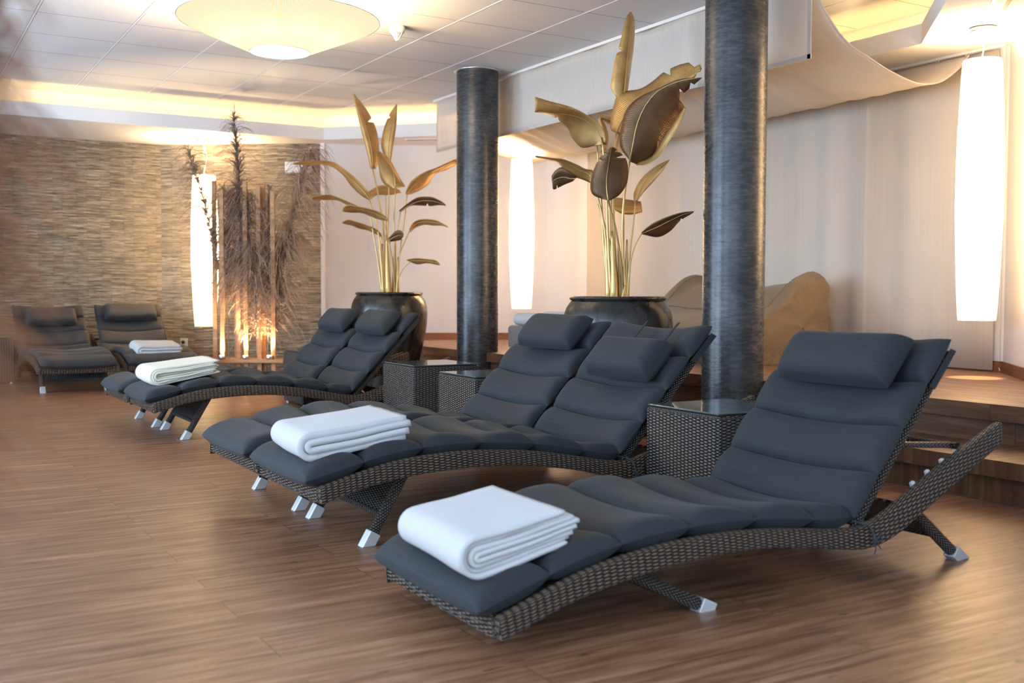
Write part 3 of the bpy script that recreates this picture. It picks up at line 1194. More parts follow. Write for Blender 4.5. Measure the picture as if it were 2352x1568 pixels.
# ------------------------------------------------------------------ wicker side tables
def make_table(label, x, y, s=0.42, h=0.425, d=None):
    d = d or s
    root = thing('side_table', label, 'side table', (x, y, 0), group='woven side tables with glass tops')
    b = MB()
    hz = h
    # four woven sides drawn with strands running upright, rounded corner posts
    for a, c in (((0, 0), (s, 0)), ((s, 0), (s, d)), ((s, d), (0, d)), ((0, d), (0, 0))):
        L = math.dist(a, c)
        b.quad((*a, 0.015), (*c, 0.015), (*c, hz), (*a, hz), [(0, 0), (L, 0), (L, hz), (0, hz)])
    b.quad((0, 0, hz), (s, 0, hz), (s, d, hz), (0, d, hz), [(0, 0), (s, 0), (s, d), (0, d)])
    b.quad((0, d, 0.015), (s, d, 0.015), (s, 0, 0.015), (0, 0, 0.015))
    bevel(b.obj('woven_body', M['wicker_table'], root, True), 0.014, 3)
    b = MB()
    b.box((s / 2, d / 2, hz + 0.0065), (s - 0.012, d - 0.012, 0.006))
    bevel(b.obj('glass_top', M['glass'], root), 0.0015, 1)
    for px, py in ((0.03, 0.03), (s - 0.03, 0.03), (s - 0.03, d - 0.03), (0.03, d - 0.03)):
        b = MB()
        b.lathe([(0.014, 0), (0.014, 0.016)], (px, py, 0), 12, cap0=True)
        b.obj('foot', M['silver_plastic'], root)
    return root


make_table('woven side table between the nearest lounger and the second lounger', 2.51, 2.79, 0.42, 0.425, 0.41)
make_table('woven side table against the bare-foot-end lounger, glass top reflecting the pillar', 2.555, 4.64, 0.42, 0.425)
make_table('woven side table beside the cream blanket lounger, in front of the left pillar', 2.63, 5.52, 0.44, 0.425)
make_table('woven side table half hidden behind the lounger pair, before the pampas stand', 2.67, 7.53, 0.43, 0.405)
make_table('woven side table left of the reed wall loungers, at the photo edge', 0.62, 10.80, 0.42, 0.425)


# ------------------------------------------------------------------ pots and leaf plants
def make_pot(label, x, y, rim_z, R):
    root = thing('plant_pot', label, 'plant pot', (x, y, 0), group='dark glazed pots')
    z = rim_z
    prof = [(0.0, 0.0), (R * 0.60, 0.0), (R * 0.64, 0.02), (R * 0.74, z * 0.22), (R * 0.88, z * 0.45), (R * 0.975, z * 0.65), (R, z * 0.78), (R * 0.985, z * 0.86), (R * 0.93, z * 0.925), (R * 0.86, z * 0.962), (R * 0.835, z * 0.975)]
    prof = [(p[0], p[1]) for p in spline(prof[2:], 30)]
    b = MB()
    b.lathe([(0.0, 0.0), (R * 0.6, 0)] + prof, seg=64)
    b.obj('pot_body', M['glaze'], root, True)
    b = MB()
    rp = [(R * 0.83 + 0.018 * math.cos(a), z * 0.985 + 0.013 * math.sin(a)) for a in [2 * PI * i / 12 for i in range(13)]]
    b.lathe(rp, seg=64)
    b.obj('pot_rim', M['glaze'], root, True)
    b = MB()
    b.lathe([(R * 0.83, z * 0.97), (0.0, z * 0.97)], seg=40)
    b.obj('filling', M['soil'], root)
    return root


make_pot('dark glazed pot of the smaller golden plant, behind the lounger pair', 3.80, 8.46, 0.862, 0.333)
make_pot('dark glazed pot of the taller golden plant, between the two pillars', 3.836, 5.17, 0.838, 0.333)


def leaf(bm, D0, Lp, Mp, Rp, lean=0.0, dL=0.05, dR=0.05, base=0.0, n=34, cuts=(), under=False):
    """blade between two edges and a midrib traced as pixels; depth: base offset, lean towards the tip, dL/dR edge offsets in metres"""
    A, C_, B_ = spline(Lp, n), spline(Mp, n), spline(Rp, n)
    P, U = [], []
    s = 0
    for i in range(n):
        t = i / (n - 1)
        env = math.sin(PI * min(1, 0.08 + t * 0.92)) ** 0.6 if 0 < t < 1 else 0.0
        dep = D0 + base + lean * t * t
        pm = at(*C_[i][:2], dep)
        pl = at(*A[i][:2], dep + dL * env)
        pr = at(*B_[i][:2], dep + dR * env)
        for side, ct, deep in cuts:
            if i == round(ct * (n - 1)):
                if side == 'L':
                    pl = pl.lerp(pm, deep)
                else:
                    pr = pr.lerp(pm, deep)
        row = [pl, pl.lerp(pm, 0.35) + (-look) * 0.012 * env, pl.lerp(pm, 0.7) + (-look) * 0.010 * env, pm,
               pm.lerp(pr, 0.3) + (-look) * 0.010 * env, pm.lerp(pr, 0.65) + (-look) * 0.012 * env, pr]
        P.append(row)
        U.append([(q, t * 0.6) for q in (0, .07, .14, .2, .26, .33, .4)])
    nrm = (P[n // 2 + 1][2] - P[n // 2][2]).cross(P[n // 2][4] - P[n // 2][2])
    if nrm.dot(look) > 0:      # the built face is the one turned to the room
        P, U = [r_[::-1] for r_ in P], [r_[::-1] for r_ in U]
    bm.grid(P, U)


def plant(name, label, D0, base_px, leaves, stems, culms, loc):
    root = thing(name, label, 'plant', loc, group='golden leaf plants')
    inv = Matrix.Translation(-Vector(loc))

    def fin(o):
        o.data.transform(inv)
        o.parent = root
        return o
    for kw in leaves:
        b = MB()
        leaf(b, D0, **kw)
        o = fin(b.obj('leaf', [M['leaf_shaded'], M['leaf']] if kw.get('under') else [M['leaf'], M['leaf_shaded']], None, True))  # under: the shade-coloured side is turned to the camera
        s = o.modifiers.new('solid', 'SOLIDIFY')
        s.thickness = 0.002
        s.offset = 0
        s.material_offset = -1 if False else 1
        # raised midrib
        C_ = spline(kw['Mp'], 14)
        m = MB()
        m.tube([at(C_[i][0], C_[i][1], D0 + kw.get('base', 0) + kw.get('lean', 0) * (i / 13) ** 2 - 0.004) for i in range(14)], [0.0042 - 0.0032 * i / 13 for i in range(14)], 6)
        mo = m.obj('midrib', M['stem'], None, True)
        mo.data.transform(inv)
        mo.parent = o
    for pts, dep, r in stems:
        q = spline(pts, 16)
        b = MB()
        b.tube([at(q[i][0], q[i][1], D0 + dep * (i / 15) ** 1.5 + 0.03 * math.sin(hash(pts[0]) % 7)) for i in range(16)], [r * (1.25 - 0.55 * i / 15) for i in range(16)], 8)
        fin(b.obj('stem', M['stem'], None, True))
    for pts, dep, r in culms:
        q = spline(pts, 8)
        b = MB()
        b.tube([at(q[i][0], q[i][1], D0 + dep) for i in range(8)], [r * (1 - 0.75 * i / 7) for i in range(8)], 10)
        fin(b.obj('stem', M['stem'], None, True))
    return root


DB = 6.38
leavesB = [
    dict(Lp=[(1416, 224), (1404, 205), (1405, 180), (1412, 140), (1425, 95), (1436, 45), (1447, 27)], Mp=[(1432, 226), (1435, 205), (1438, 170), (1442, 120), (1447, 70), (1450, 45), (1449, 27)],
         Rp=[(1440, 222), (1443, 200), (1448, 165), (1455, 110), (1458, 70), (1457, 45), (1450, 27)], lean=0.10, dL=0.0, dR=0.12, base=0.12, cuts=[('L', 0.55, 0.4)]),
    dict(Lp=[(1404, 300), (1402, 285), (1410, 240), (1424, 213), (1470, 204), (1500, 186), (1524, 166), (1560, 149), (1590, 143), (1608, 148)],
         Mp=[(1416, 306), (1424, 285), (1442, 255), (1470, 235), (1500, 215), (1530, 198), (1560, 182), (1585, 170), (1602, 160), (1611, 154)],
         Rp=[(1425, 310), (1440, 290), (1462, 262), (1485, 245), (1515, 226), (1545, 210), (1570, 196), (1592, 180), (1606, 168), (1612, 158)], lean=-0.18, dL=0.12, dR=-0.03, base=0.03, cuts=[('L', 0.72, 0.45), ('L', 0.93, 0.6), ('R', 0.95, 0.5), ('L', 0.97, 0.4)]),
    dict(Lp=[(1446, 368), (1424, 335), (1427, 290), (1440, 250), (1470, 222), (1520, 199), (1560, 182), (1611, 178)],
         Mp=[(1447, 366), (1454, 330), (1462, 290), (1479, 248), (1505, 214), (1535, 196), (1570, 184), (1612, 178)],
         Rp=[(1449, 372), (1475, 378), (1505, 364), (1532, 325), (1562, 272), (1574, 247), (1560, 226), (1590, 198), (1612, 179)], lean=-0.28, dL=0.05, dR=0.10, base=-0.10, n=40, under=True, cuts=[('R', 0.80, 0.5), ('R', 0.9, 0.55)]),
    dict(Lp=[(1470, 372), (1500, 355), (1520, 320), (1545, 285), (1560, 262), (1572, 246)], Mp=[(1462, 378), (1490, 374), (1515, 355), (1540, 318), (1560, 285), (1573, 252)],
         Rp=[(1456, 376), (1480, 379), (1510, 362), (1535, 327), (1562, 285), (1574, 254)], lean=-0.2, dL=0.03, dR=-0.05, base=-0.06),
    dict(Lp=[(1393, 332), (1391, 308), (1376, 285), (1345, 262), (1310, 245), (1262, 232), (1229, 222)], Mp=[(1384, 332), (1372, 303), (1350, 280), (1325, 268), (1295, 262), (1260, 259), (1229, 254)],
         Rp=[(1370, 333), (1348, 339), (1332, 337), (1315, 318), (1301, 290), (1262, 264), (1228, 257)], lean=-0.25, dL=-0.05, dR=0.12, base=-0.05, cuts=[('R', 0.7, 0.4)]),
    dict(Lp=[(1393, 345), (1398, 315), (1392, 290), (1385, 278), (1380, 270)], Mp=[(1385, 345), (1388, 315), (1384, 292), (1380, 280), (1378, 272)], Rp=[(1376, 330), (1378, 310), (1376, 290), (1374, 280), (1376, 272)], lean=0.08, dL=0.08, base=0.08),
    dict(Lp=[(1362, 420), (1363, 393), (1345, 388), (1325, 378), (1295, 366), (1262, 362), (1229, 357)], Mp=[(1360, 408), (1350, 398), (1330, 390), (1308, 378), (1285, 370), (1258, 365), (1229, 358)],
         Rp=[(1357, 420), (1340, 413), (1318, 405), (1298, 390), (1280, 374), (1256, 367), (1230, 361)], lean=-0.18, dL=-0.06, dR=0.10, base=-0.04),
    dict(Lp=[(1326, 406), (1315, 398), (1300, 388), (1288, 384), (1275, 392), (1267, 404)], Mp=[(1322, 410), (1310, 410), (1298, 407), (1285, 408), (1275, 412), (1268, 418)],
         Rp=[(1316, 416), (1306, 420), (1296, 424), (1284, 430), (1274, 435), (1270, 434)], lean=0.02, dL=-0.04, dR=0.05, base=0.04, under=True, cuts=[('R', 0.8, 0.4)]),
    dict(Lp=[(1388, 458), (1362, 447), (1356, 425), (1362, 395), (1374, 368), (1388, 350), (1402, 338)], Mp=[(1397, 460), (1394, 440), (1393, 415), (1396, 390), (1399, 370), (1402, 352), (1405, 338)],
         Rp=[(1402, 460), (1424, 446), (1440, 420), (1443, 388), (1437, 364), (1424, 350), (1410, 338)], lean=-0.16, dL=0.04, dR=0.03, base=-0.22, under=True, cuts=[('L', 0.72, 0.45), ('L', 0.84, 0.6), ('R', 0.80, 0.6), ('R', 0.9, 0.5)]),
    dict(Lp=[(1456, 464), (1457, 440), (1476, 407), (1508, 381), (1537, 367)], Mp=[(1460, 463), (1472, 428), (1492, 402), (1514, 384), (1538, 367)], Rp=[(1464, 462), (1478, 442), (1500, 418), (1522, 392), (1538, 368)], lean=-0.12, dL=0.06, dR=-0.05),
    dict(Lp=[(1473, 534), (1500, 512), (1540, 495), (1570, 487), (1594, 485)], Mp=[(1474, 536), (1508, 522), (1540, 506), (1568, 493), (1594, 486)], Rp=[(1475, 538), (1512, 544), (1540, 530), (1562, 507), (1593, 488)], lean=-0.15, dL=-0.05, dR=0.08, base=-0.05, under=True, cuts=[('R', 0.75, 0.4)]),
    dict(Lp=[(1395, 462), (1415, 454), (1440, 458), (1460, 461), (1472, 463)], Mp=[(1398, 468), (1420, 470), (1440, 474), (1458, 476), (1474, 474)], Rp=[(1404, 476), (1424, 489), (1442, 493), (1460, 491), (1475, 487)], lean=0.12, dL=0.06, dR=-0.02, base=0.16),
    dict(Lp=[(1378, 262), (1392, 264), (1406, 267), (1420, 270)], Mp=[(1379, 267), (1392, 272), (1406, 276), (1420, 279)], Rp=[(1381, 274), (1394, 283), (1408, 288), (1420, 289)], lean=0.05, base=0.16),
]
stemsB = [
    ([(1418, 690), (1412, 560), (1409, 440), (1420, 320), (1433, 225)], 0.12, 0.0075),
    ([(1410, 690), (1405, 540), (1404, 420), (1416, 306)], 0.03, 0.0075),
    ([(1438, 690), (1430, 560), (1433, 460), (1447, 366)], -0.10, 0.0085),
    ([(1397, 690), (1386, 550), (1380, 450), (1371, 333)], -0.05, 0.008),
    ([(1404, 690), (1396, 540), (1392, 420), (1384, 332), (1381, 315)], -0.06, 0.008),
    ([(1401, 690), (1392, 560), (1382, 490), (1361, 410)], -0.04, 0.0075),
    ([(1430, 690), (1426, 600), (1413, 520), (1397, 460)], -0.22, 0.007),
    ([(1441, 690), (1446, 590), (1455, 510), (1460, 463)], 0.0, 0.006),
    ([(1443, 690), (1447, 610), (1458, 565), (1474, 536)], -0.05, 0.005),
    ([(1428, 690), (1432, 580), (1433, 490)], 0.16, 0.006),
    ([(1414, 690), (1408, 590), (1390, 520), (1374, 468)], 0.05, 0.006),
]
culmsB = [([(1398, 692), (1396, 640), (1393, 590), (1390, 540)], 0.0, 0.022), ([(1410, 692), (1410, 640), (1408, 590), (1406, 530)], -0.04, 0.026),
          ([(1425, 692), (1424, 640), (1422, 600), (1420, 560)], 0.03, 0.022), ([(1437, 692), (1438, 650), (1439, 600), (1440, 550)], 0.0, 0.017),
          ([(1428, 692), (1432, 675), (1436, 655)], -0.08, 0.014)]
plant('golden_leaf_plant', 'taller golden leaf plant with broad blades, some coloured dark as shade, between the two pillars', DB, None, leavesB, stemsB, culmsB, (3.836, 5.17, 0.81))

DA = 9.2
leavesA = [
    dict(Lp=[(851, 386), (843, 350), (830, 300), (818, 250), (811, 215)], Mp=[(856, 388), (855, 355), (845, 308), (830, 262), (812, 215)], Rp=[(862, 388), (871, 365), (866, 305), (846, 258), (813, 215)], lean=0.1, dL=0.0, dR=0.10, base=0.05, cuts=[('R', 0.62, 0.6)]),
    dict(Lp=[(888, 368), (876, 335), (882, 295), (895, 262), (909, 241)], Mp=[(893, 372), (893, 335), (898, 298), (905, 268), (911, 240)], Rp=[(898, 370), (902, 345), (906, 318), (911, 280), (912, 240)], lean=0.1, dL=0.05, dR=0.0, base=0.08, cuts=[('L', 0.75, 0.45)]),
    dict(Lp=[(904, 433), (884, 424), (874, 408), (870, 385), (864, 346)], Mp=[(908, 433), (906, 408), (898, 386), (883, 366), (865, 345)], Rp=[(931, 428), (918, 408), (906, 384), (890, 360), (866, 344)], lean=-0.2, dL=0.02, dR=0.08, base=-0.12),
    dict(Lp=[(848, 444), (830, 420), (800, 395), (768, 373), (740, 369), (705, 369), (673, 374)], Mp=[(848, 455), (828, 433), (802, 408), (774, 384), (745, 373), (708, 373), (673, 375)], Rp=[(848, 460), (826, 446), (805, 425), (784, 398), (752, 379), (710, 379), (674, 378)], lean=-0.25, dL=-0.07, dR=0.07, base=0.0),
    dict(Lp=[(850, 484), (815, 470), (785, 457), (760, 448), (737, 448), (715, 453)], Mp=[(851, 487), (818, 476), (790, 462), (764, 454), (738, 453), (715, 454)], Rp=[(850, 489), (822, 481), (798, 471), (775, 460), (745, 459), (716, 457)], lean=-0.2, dL=-0.06, dR=0.06, base=-0.05),
    dict(Lp=[(893, 505), (878, 490), (858, 482), (830, 475), (802, 470), (787, 475)], Mp=[(893, 506), (876, 497), (856, 488), (832, 482), (806, 478), (786, 480)], Rp=[(893, 508), (872, 504), (850, 496), (830, 489), (808, 488), (787, 486)], lean=-0.12, dL=-0.06, dR=0.07, base=-0.14),
    dict(Lp=[(876, 537), (862, 525), (840, 516), (818, 509), (801, 504), (786, 510)], Mp=[(876, 540), (862, 531), (843, 522), (822, 516), (804, 511), (786, 511)], Rp=[(876, 544), (862, 537), (845, 529), (826, 525), (808, 518), (787, 513)], lean=-0.15, dL=-0.06, dR=0.06),
    dict(Lp=[(846, 440), (872, 426), (895, 428), (918, 436)], Mp=[(847, 450), (868, 438), (892, 437), (920, 441)], Rp=[(849, 460), (866, 448), (890, 448), (921, 444)], lean=0.1, dL=0.05, dR=-0.04, base=0.18),
    dict(Lp=[(931, 441), (945, 415), (975, 395), (1002, 385), (1030, 372), (1053, 362)], Mp=[(932, 446), (950, 427), (978, 407), (1004, 393), (1030, 380), (1054, 368)], Rp=[(935, 448), (958, 440), (983, 424), (1000, 400), (1024, 391), (1053, 376)], lean=0.22, dL=-0.04, dR=0.08, base=0.02),
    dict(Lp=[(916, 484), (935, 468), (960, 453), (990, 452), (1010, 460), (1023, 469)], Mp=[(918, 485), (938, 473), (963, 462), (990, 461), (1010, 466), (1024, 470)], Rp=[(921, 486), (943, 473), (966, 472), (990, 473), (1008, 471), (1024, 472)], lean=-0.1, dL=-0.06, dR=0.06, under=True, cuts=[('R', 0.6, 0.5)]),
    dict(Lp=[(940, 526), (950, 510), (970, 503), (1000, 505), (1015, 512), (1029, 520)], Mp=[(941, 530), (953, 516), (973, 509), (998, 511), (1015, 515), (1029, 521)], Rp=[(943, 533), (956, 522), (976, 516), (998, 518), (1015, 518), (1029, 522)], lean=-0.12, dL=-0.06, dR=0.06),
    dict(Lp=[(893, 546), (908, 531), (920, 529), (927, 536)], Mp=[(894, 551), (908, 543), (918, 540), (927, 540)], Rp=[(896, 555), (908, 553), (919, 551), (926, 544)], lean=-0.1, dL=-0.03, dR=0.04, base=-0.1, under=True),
    dict(Lp=[(933, 596), (955, 592), (980, 594), (1000, 597), (1011, 606)], Mp=[(938, 599), (957, 598), (980, 599), (1000, 602), (1011, 607)], Rp=[(944, 602), (960, 607), (980, 604), (998, 607), (1010, 609)], lean=-0.1, dL=-0.05, dR=0.05, base=-0.03),
]
stemsA = [
    ([(886, 678), (884, 560), (873, 470), (856, 388)], 0.05, 0.009), ([(893, 678), (890, 560), (893, 470), (893, 372)], 0.08, 0.008),
    ([(907, 678), (906, 560), (905, 500), (908, 433)], -0.12, 0.0075), ([(881, 678), (872, 560), (862, 500), (848, 455)], 0.0, 0.009),
    ([(878, 678), (868, 600), (858, 540), (849, 487)], -0.05, 0.008), ([(908, 678), (900, 590), (890, 540), (878, 498)], -0.14, 0.0065),
    ([(884, 678), (880, 600), (876, 540)], 0.0, 0.008), ([(897, 678), (889, 560), (886, 447)], 0.18, 0.006),
    ([(912, 678), (918, 580), (930, 500), (935, 446)], 0.02, 0.0075), ([(903, 678), (905, 590), (915, 520), (920, 485)], 0.0, 0.007),
    ([(910, 678), (914, 600), (930, 555), (941, 530)], 0.0, 0.007), ([(911, 678), (914, 640), (930, 612), (944, 601)], -0.03, 0.006),
    ([(894, 678), (896, 620), (896, 552)], -0.1, 0.005),
]
culmsA = [([(881, 680), (880, 620), (878, 560)], 0.0, 0.03), ([(893, 680), (890, 620), (888, 540)], -0.03, 0.034), ([(906, 680), (906, 630), (908, 560)], 0.02, 0.026), ([(913, 680), (913, 640), (914, 590)], 0.0, 0.02)]
plant('golden_leaf_plant', 'smaller golden leaf plant left of the left pillar, narrow drooping blades', DA, None, leavesA, stemsA, culmsA, (3.80, 8.46, 0.835))

# ------------------------------------------------------------------ lamps
def tall_pendant(label, x, y, zt, zb, R, power, top_z=ZS, cord_bend=0.03):
    root = thing('pendant_lamp', label, 'pendant lamp', (x, y, 0), group='tall pleated pendant lamps')
    n = 40
    P, U = [], []
    seg = 72
    for i in range(n + 1):
        t = i / n
        z = zb + (zt - zb) * t
        r = R * (0.76 + 0.24 * math.sin(PI * (0.06 + 0.90 * t)) ** 0.8) * (0.985 if t < 0.4 else 1)
        if i in (0, n):
            r *= 0.985
        P.append([(r * (1 + 0.012 * (j % 2)) * math.cos(2 * PI * j / seg), r * (1 + 0.012 * (j % 2)) * math.sin(2 * PI * j / seg), z) for j in range(seg)])
        U.append([(j / seg, t) for j in range(seg)])
    b = MB()
    k = b.grid(P, U, closed_v=True)
    b.obj('lamp_shade', M['shade'], root, False)
    b = MB()
    rr = R * 0.9
    zz = zb + (zt - zb) * 0.5
    b.lathe([(R * 1.002, zz - 0.003), (R * 1.006, zz), (R * 1.002, zz + 0.003)], seg=48)
    b.obj('shade_seam', M['shade'], root)
    b = MB()
    b.lathe([(0.0, top_z - 0.032), (0.072, top_z - 0.032), (0.075, top_z - 0.028), (0.075, top_z), (0.0, top_z)], seg=40)
    b.obj('ceiling_canopy', M['steel'], root, True)
    b = MB()
    q = spline([(0, 0, top_z - 0.03), (cord_bend * 0.2, 0, top_z - 0.06), (cord_bend, 0.01, (top_z + zt) / 2 + 0.0), (0, 0, zt + 0.035), (0, 0, zt)], 14)
    b.tube(q, 0.0035, 8)
    b.tube([(0.0, 0, top_z - 0.03), (0.004, 0, zt)], 0.0012, 6)
    b.obj('cord', M['white_plastic'], root, True)
    for f in (0.42, 0.66, 0.955):
        l = point('lamp_bulb', (0, 0, zb + (zt - zb) * f), power, (1.0, 0.68, 0.36), 0.045)
        l.parent = root
    return root


PW = 45 * WARM
tall_pendant('tall white pleated pendant lamp at the right corner above the podium', 5.565, 3.945, 2.225, 0.70, 0.130, PW, cord_bend=0.03)
tall_pendant('tall pleated pendant lamp behind the taller golden plant, under the canopy cloth', 5.27, 8.65, 2.13, 0.705, 0.116, PW * 1.1)
tall_pendant('tall pleated pendant lamp beside the pampas stand, before the reed wall', 2.83, 10.86, 2.04, 0.51, 0.133, PW)

# big ceiling lamp
CX, CY = 2.17, 6.48
root = thing('ceiling_lamp', 'wide round cream ceiling lamp with a glowing disc underneath', 'ceiling lamp', (CX, CY, 0))
b = MB()
prof = [(0.186, 2.362), (0.30, 2.412), (0.42, 2.463), (0.52, 2.506), (0.585, 2.535), (0.622, 2.556)]
seg = 120
P = [[(r * math.cos(2 * PI * j / seg), r * math.sin(2 * PI * j / seg), z) for j in range(seg + 1)] for r, z in prof]
U = [[(j / seg * 2.6, i / 5) for j in range(seg + 1)] for i in range(len(prof))]
b.grid(P, U)
b.obj('lamp_shade', M['shade_dome'], root, True)
b = MB()
b.lathe([(0.0, 2.352), (0.16, 2.354), (0.184, 2.360), (0.184, 2.364), (0.0, 2.364)], seg=64)
b.obj('diffuser_disc', M['disc'], root, True)
for r, z in ((0.187, 2.362), (0.622, 2.556)):
    b = MB()
    b.tube([(r * math.cos(2 * PI * j / 80), r * math.sin(2 * PI * j / 80), z) for j in range(81)], 0.0025, 6, caps=False)
    b.obj('shade_ring', M['steel'], root, True)
b = MB()
b.lathe([(0.0, 2.69), (0.08, 2.69), (0.08, ZT), (0, ZT)], seg=32)
b.tube([(0, 0, 2.40), (0, 0, 2.70)], 0.012, 8)
b.obj('ceiling_mount', M['steel'], root, True)
for a in range(10):
    l = point('lamp_bulb', (0.30 * math.cos(a * PI / 5 + 0.4), 0.30 * math.sin(a * PI / 5 + 0.4), 2.505), 10 * WARM, (1.0, 0.74, 0.45), 0.05)
    l.parent = root

# smoke detector
root = thing('smoke_detector', 'white smoke detector on the tile ceiling beside the wide lamp', 'smoke detector', (3.11, 6.776, ZT))
b = MB()
b.lathe([(0.0, 0), (0.052, 0), (0.054, -0.012), (0.053, -0.038), (0.048, -0.046), (0.0, -0.046)], seg=40)
b.obj('detector_base', M['white_plastic'], root, True)
b = MB()
for i in range(5):
    r = 0.040 - 0.0058 * i
    z = -0.05 - 0.009 * i
    b.lathe([(r, z + 0.003), (r + 0.001, z), (r - 0.002, z - 0.003)], seg=32)
for a in range(6):
    q = a * PI / 3
    b.tube([(0.044 * math.cos(q), 0.044 * math.sin(q), -0.044), (0.012 * math.cos(q), 0.012 * math.sin(q), -0.096)], 0.0025, 6)
b.lathe([(0.013, -0.092), (0.012, -0.1), (0.0, -0.1)], seg=20)
b.obj('sensor_cage', M['white_plastic'], root, True)
b = MB()
b.lathe([(0.036, -0.046), (0.009, -0.092), (0.0, -0.092)], seg=24)
b.obj('sensor_chamber', M['black_plastic'], root, True)

# slot air vents
root = thing('air_vent', 'white slot air vent in the ceiling near the right pendant lamp', 'air vent', (5.1, 3.49, ZS))
R = Matrix.Rotation(math.atan2(0.169, 0.19), 3, 'Z')
b = MB()
b.box((0, 0, -0.004), (0.62, 0.12, 0.008), R)
b.obj('vent_plate', M['white_plastic'], root)
b = MB()
for o_ in (-0.026, 0.026):
    for sx in (-0.145, 0.145):
        p = R @ Vector((sx, o_, -0.0085))
        b.box(tuple(p), (0.27, 0.022, 0.003), R)
b.obj('vent_slot', M['black_plastic'], root)
root = thing('air_vent', 'thin slot air vent in the lowered ceiling behind the left pillar', 'air vent', (4.80, 9.68, ZS))
R = Matrix.Rotation(-PI / 4 * 0.8, 3, 'Z')
b = MB()
b.box((0, 0, -0.004), (0.5, 0.07, 0.008), R)
b.obj('vent_plate', M['white_plastic'], root)
b = MB()
b.box((0, 0, -0.0085), (0.46, 0.02, 0.003), R)
b.obj('vent_slot', M['black_plastic'], root)

# ------------------------------------------------------------------ valance, canopy cloth, curtain
root = thing('fabric_valance', 'cream cloth valance hanging from the ceiling between the pillars', 'valance', (4.60, 6.7, 0))
b = MB()
y0_, y1_ = 4.365 - 6.7, 9.12 - 6.7
n = 90
P, U = [], []
for i in range(n + 1):
    y = y0_ + (y1_ - y0_) * i / n
    row, ru = [], []
    for j in range(9):
        t = j / 8
        z = 2.205 + (2.682 - 2.205) * t + 0.006 * math.sin(y * 9) * t ** 6
        row.append((0.004 * math.sin(y * 5.0) * (1 - t) + 0.004 * math.sin(y * 21) * t, y, z))
        ru.append((y, z))
    P.append(row)
    U.append(ru)
b.grid(P, U)
o = b.obj('valance_cloth', M['valance'], root, True)
s = o.modifiers.new('solid', 'SOLIDIFY')
s.thickness = 0.003
b = MB()
b.box((0.0, (y0_ + y1_) / 2, 2.695), (0.035, y1_ - y0_ + 0.1, 0.022))
b.obj('rail', M['rod'], root)
b = MB()
b.box((-0.001, (y0_ + y1_) / 2, 2.216), (0.008, y1_ - y0_ + 0.004, 0.03))
b.box((-0.001, y0_ + 0.012, 2.44), (0.008, 0.024, 0.47))
o = b.obj('hem', M['valance'], root)

root = thing('canopy_drape', 'cream cloth canopy sagging under the ceiling over the podium', 'canopy', (5.3, 6.7, 0))
prof = spline([(4.635, 2.66), (4.68, 2.53), (4.88, 2.345), (5.1, 2.262), (5.3, 2.20), (5.54, 2.158), (5.75, 2.19), (5.93, 2.295), (6.025, 2.385)], 46)
b = MB()
P, U = [], []
n = 150
for i in range(n + 1):
    y = 4.37 + (9.05 - 4.37) * i / n
    row, ru = [], []
    for k, (x, z) in enumerate(prof):
        t = k / 45
        env = math.sin(PI * t) ** 0.7
        amp = 0.016 * env * min(1, (y - 4.37) / 0.8 + 0.1)
        w = amp * (noise.noise(Vector((y * 6.5 + 0.6 * math.sin(t * 3), t * 1.2, 0.0))) * 1.3 + 0.35 * math.sin(y * 34 + 2 * noise.noise(Vector((y, t * 2, 3)))))
        row.append((x - 5.3, y - 6.7, z + w - 0.012 * env * math.sin(PI * (y - 4.37) / 4.7)))
        ru.append((y, t * 1.9))
    P.append(row)
    U.append(ru)
b.grid(P, U)
o = b.obj('canopy_cloth', M['valance'], root, True)
s = o.modifiers.new('solid', 'SOLIDIFY')
s.thickness = 0.003
b = MB()
b.tube([(x - 5.3, 4.37 - 6.7, z + 0.002) for x, z in prof], 0.005, 8)
b.obj('hem', M['valance'], root, True)
b = MB()
b.box((0.735, -0.02, ZS - 0.008), (0.022, 5.12, 0.016))
b.obj('rail', M['rod'], root)
b = MB()
for i in range(24):
    y = 4.40 + i * 0.2 - 6.7
    b.tube([(0.735, y, ZS - 0.015), (0.727, y, 2.38)], 0.003, 6)
b.obj('hook', M['rod'], root)

root = thing('curtain', 'floor-length cream sheer curtain along the right podium wall', 'curtain', (6.068, 6.4, 0))
b = MB()
n = 420
P, U = [], []
for i in range(n + 1):
    y = 4.18 + (8.70 - 4.18) * i / n
    strong = 1.0 if 5.2 < y < 6.6 else 0.5
    a = 0.030 * (math.sin(y * 17 + 2.3 * math.sin(y * 2.1)) * (0.35 + 0.65 * abs(noise.noise(Vector((y * 1.7, 4, 2)))) * 1.8) * strong + 0.5 * noise.noise(Vector((y * 5, 1, 1))))
    if y < 4.6:
        a *= 0.4
    row, ru = [], []
    for j in range(8):
        t = j / 7
        z = ZP + 0.012 + (2.395 - ZP - 0.012) * t
        row.append((a * (1 - 0.35 * t) + 0.006 * noise.noise(Vector((y * 3, z * 2, 9))), y - 6.4, z))
        ru.append((y, z))
    P.append(row)
    U.append(ru)
b.grid(P, U)
o = b.obj('curtain_cloth', M['curtain'], root, True)
s = o.modifiers.new('solid', 'SOLIDIFY')
s.thickness = 0.003
b = MB()
b.tube([(0.02, 4.15 - 6.4, 2.40), (0.02, 4.15 - 6.4, 0.40), (0.015, 4.14 - 6.4, 0.37)], 0.003, 6)
b.obj('pull_cord', M['rod'], root)

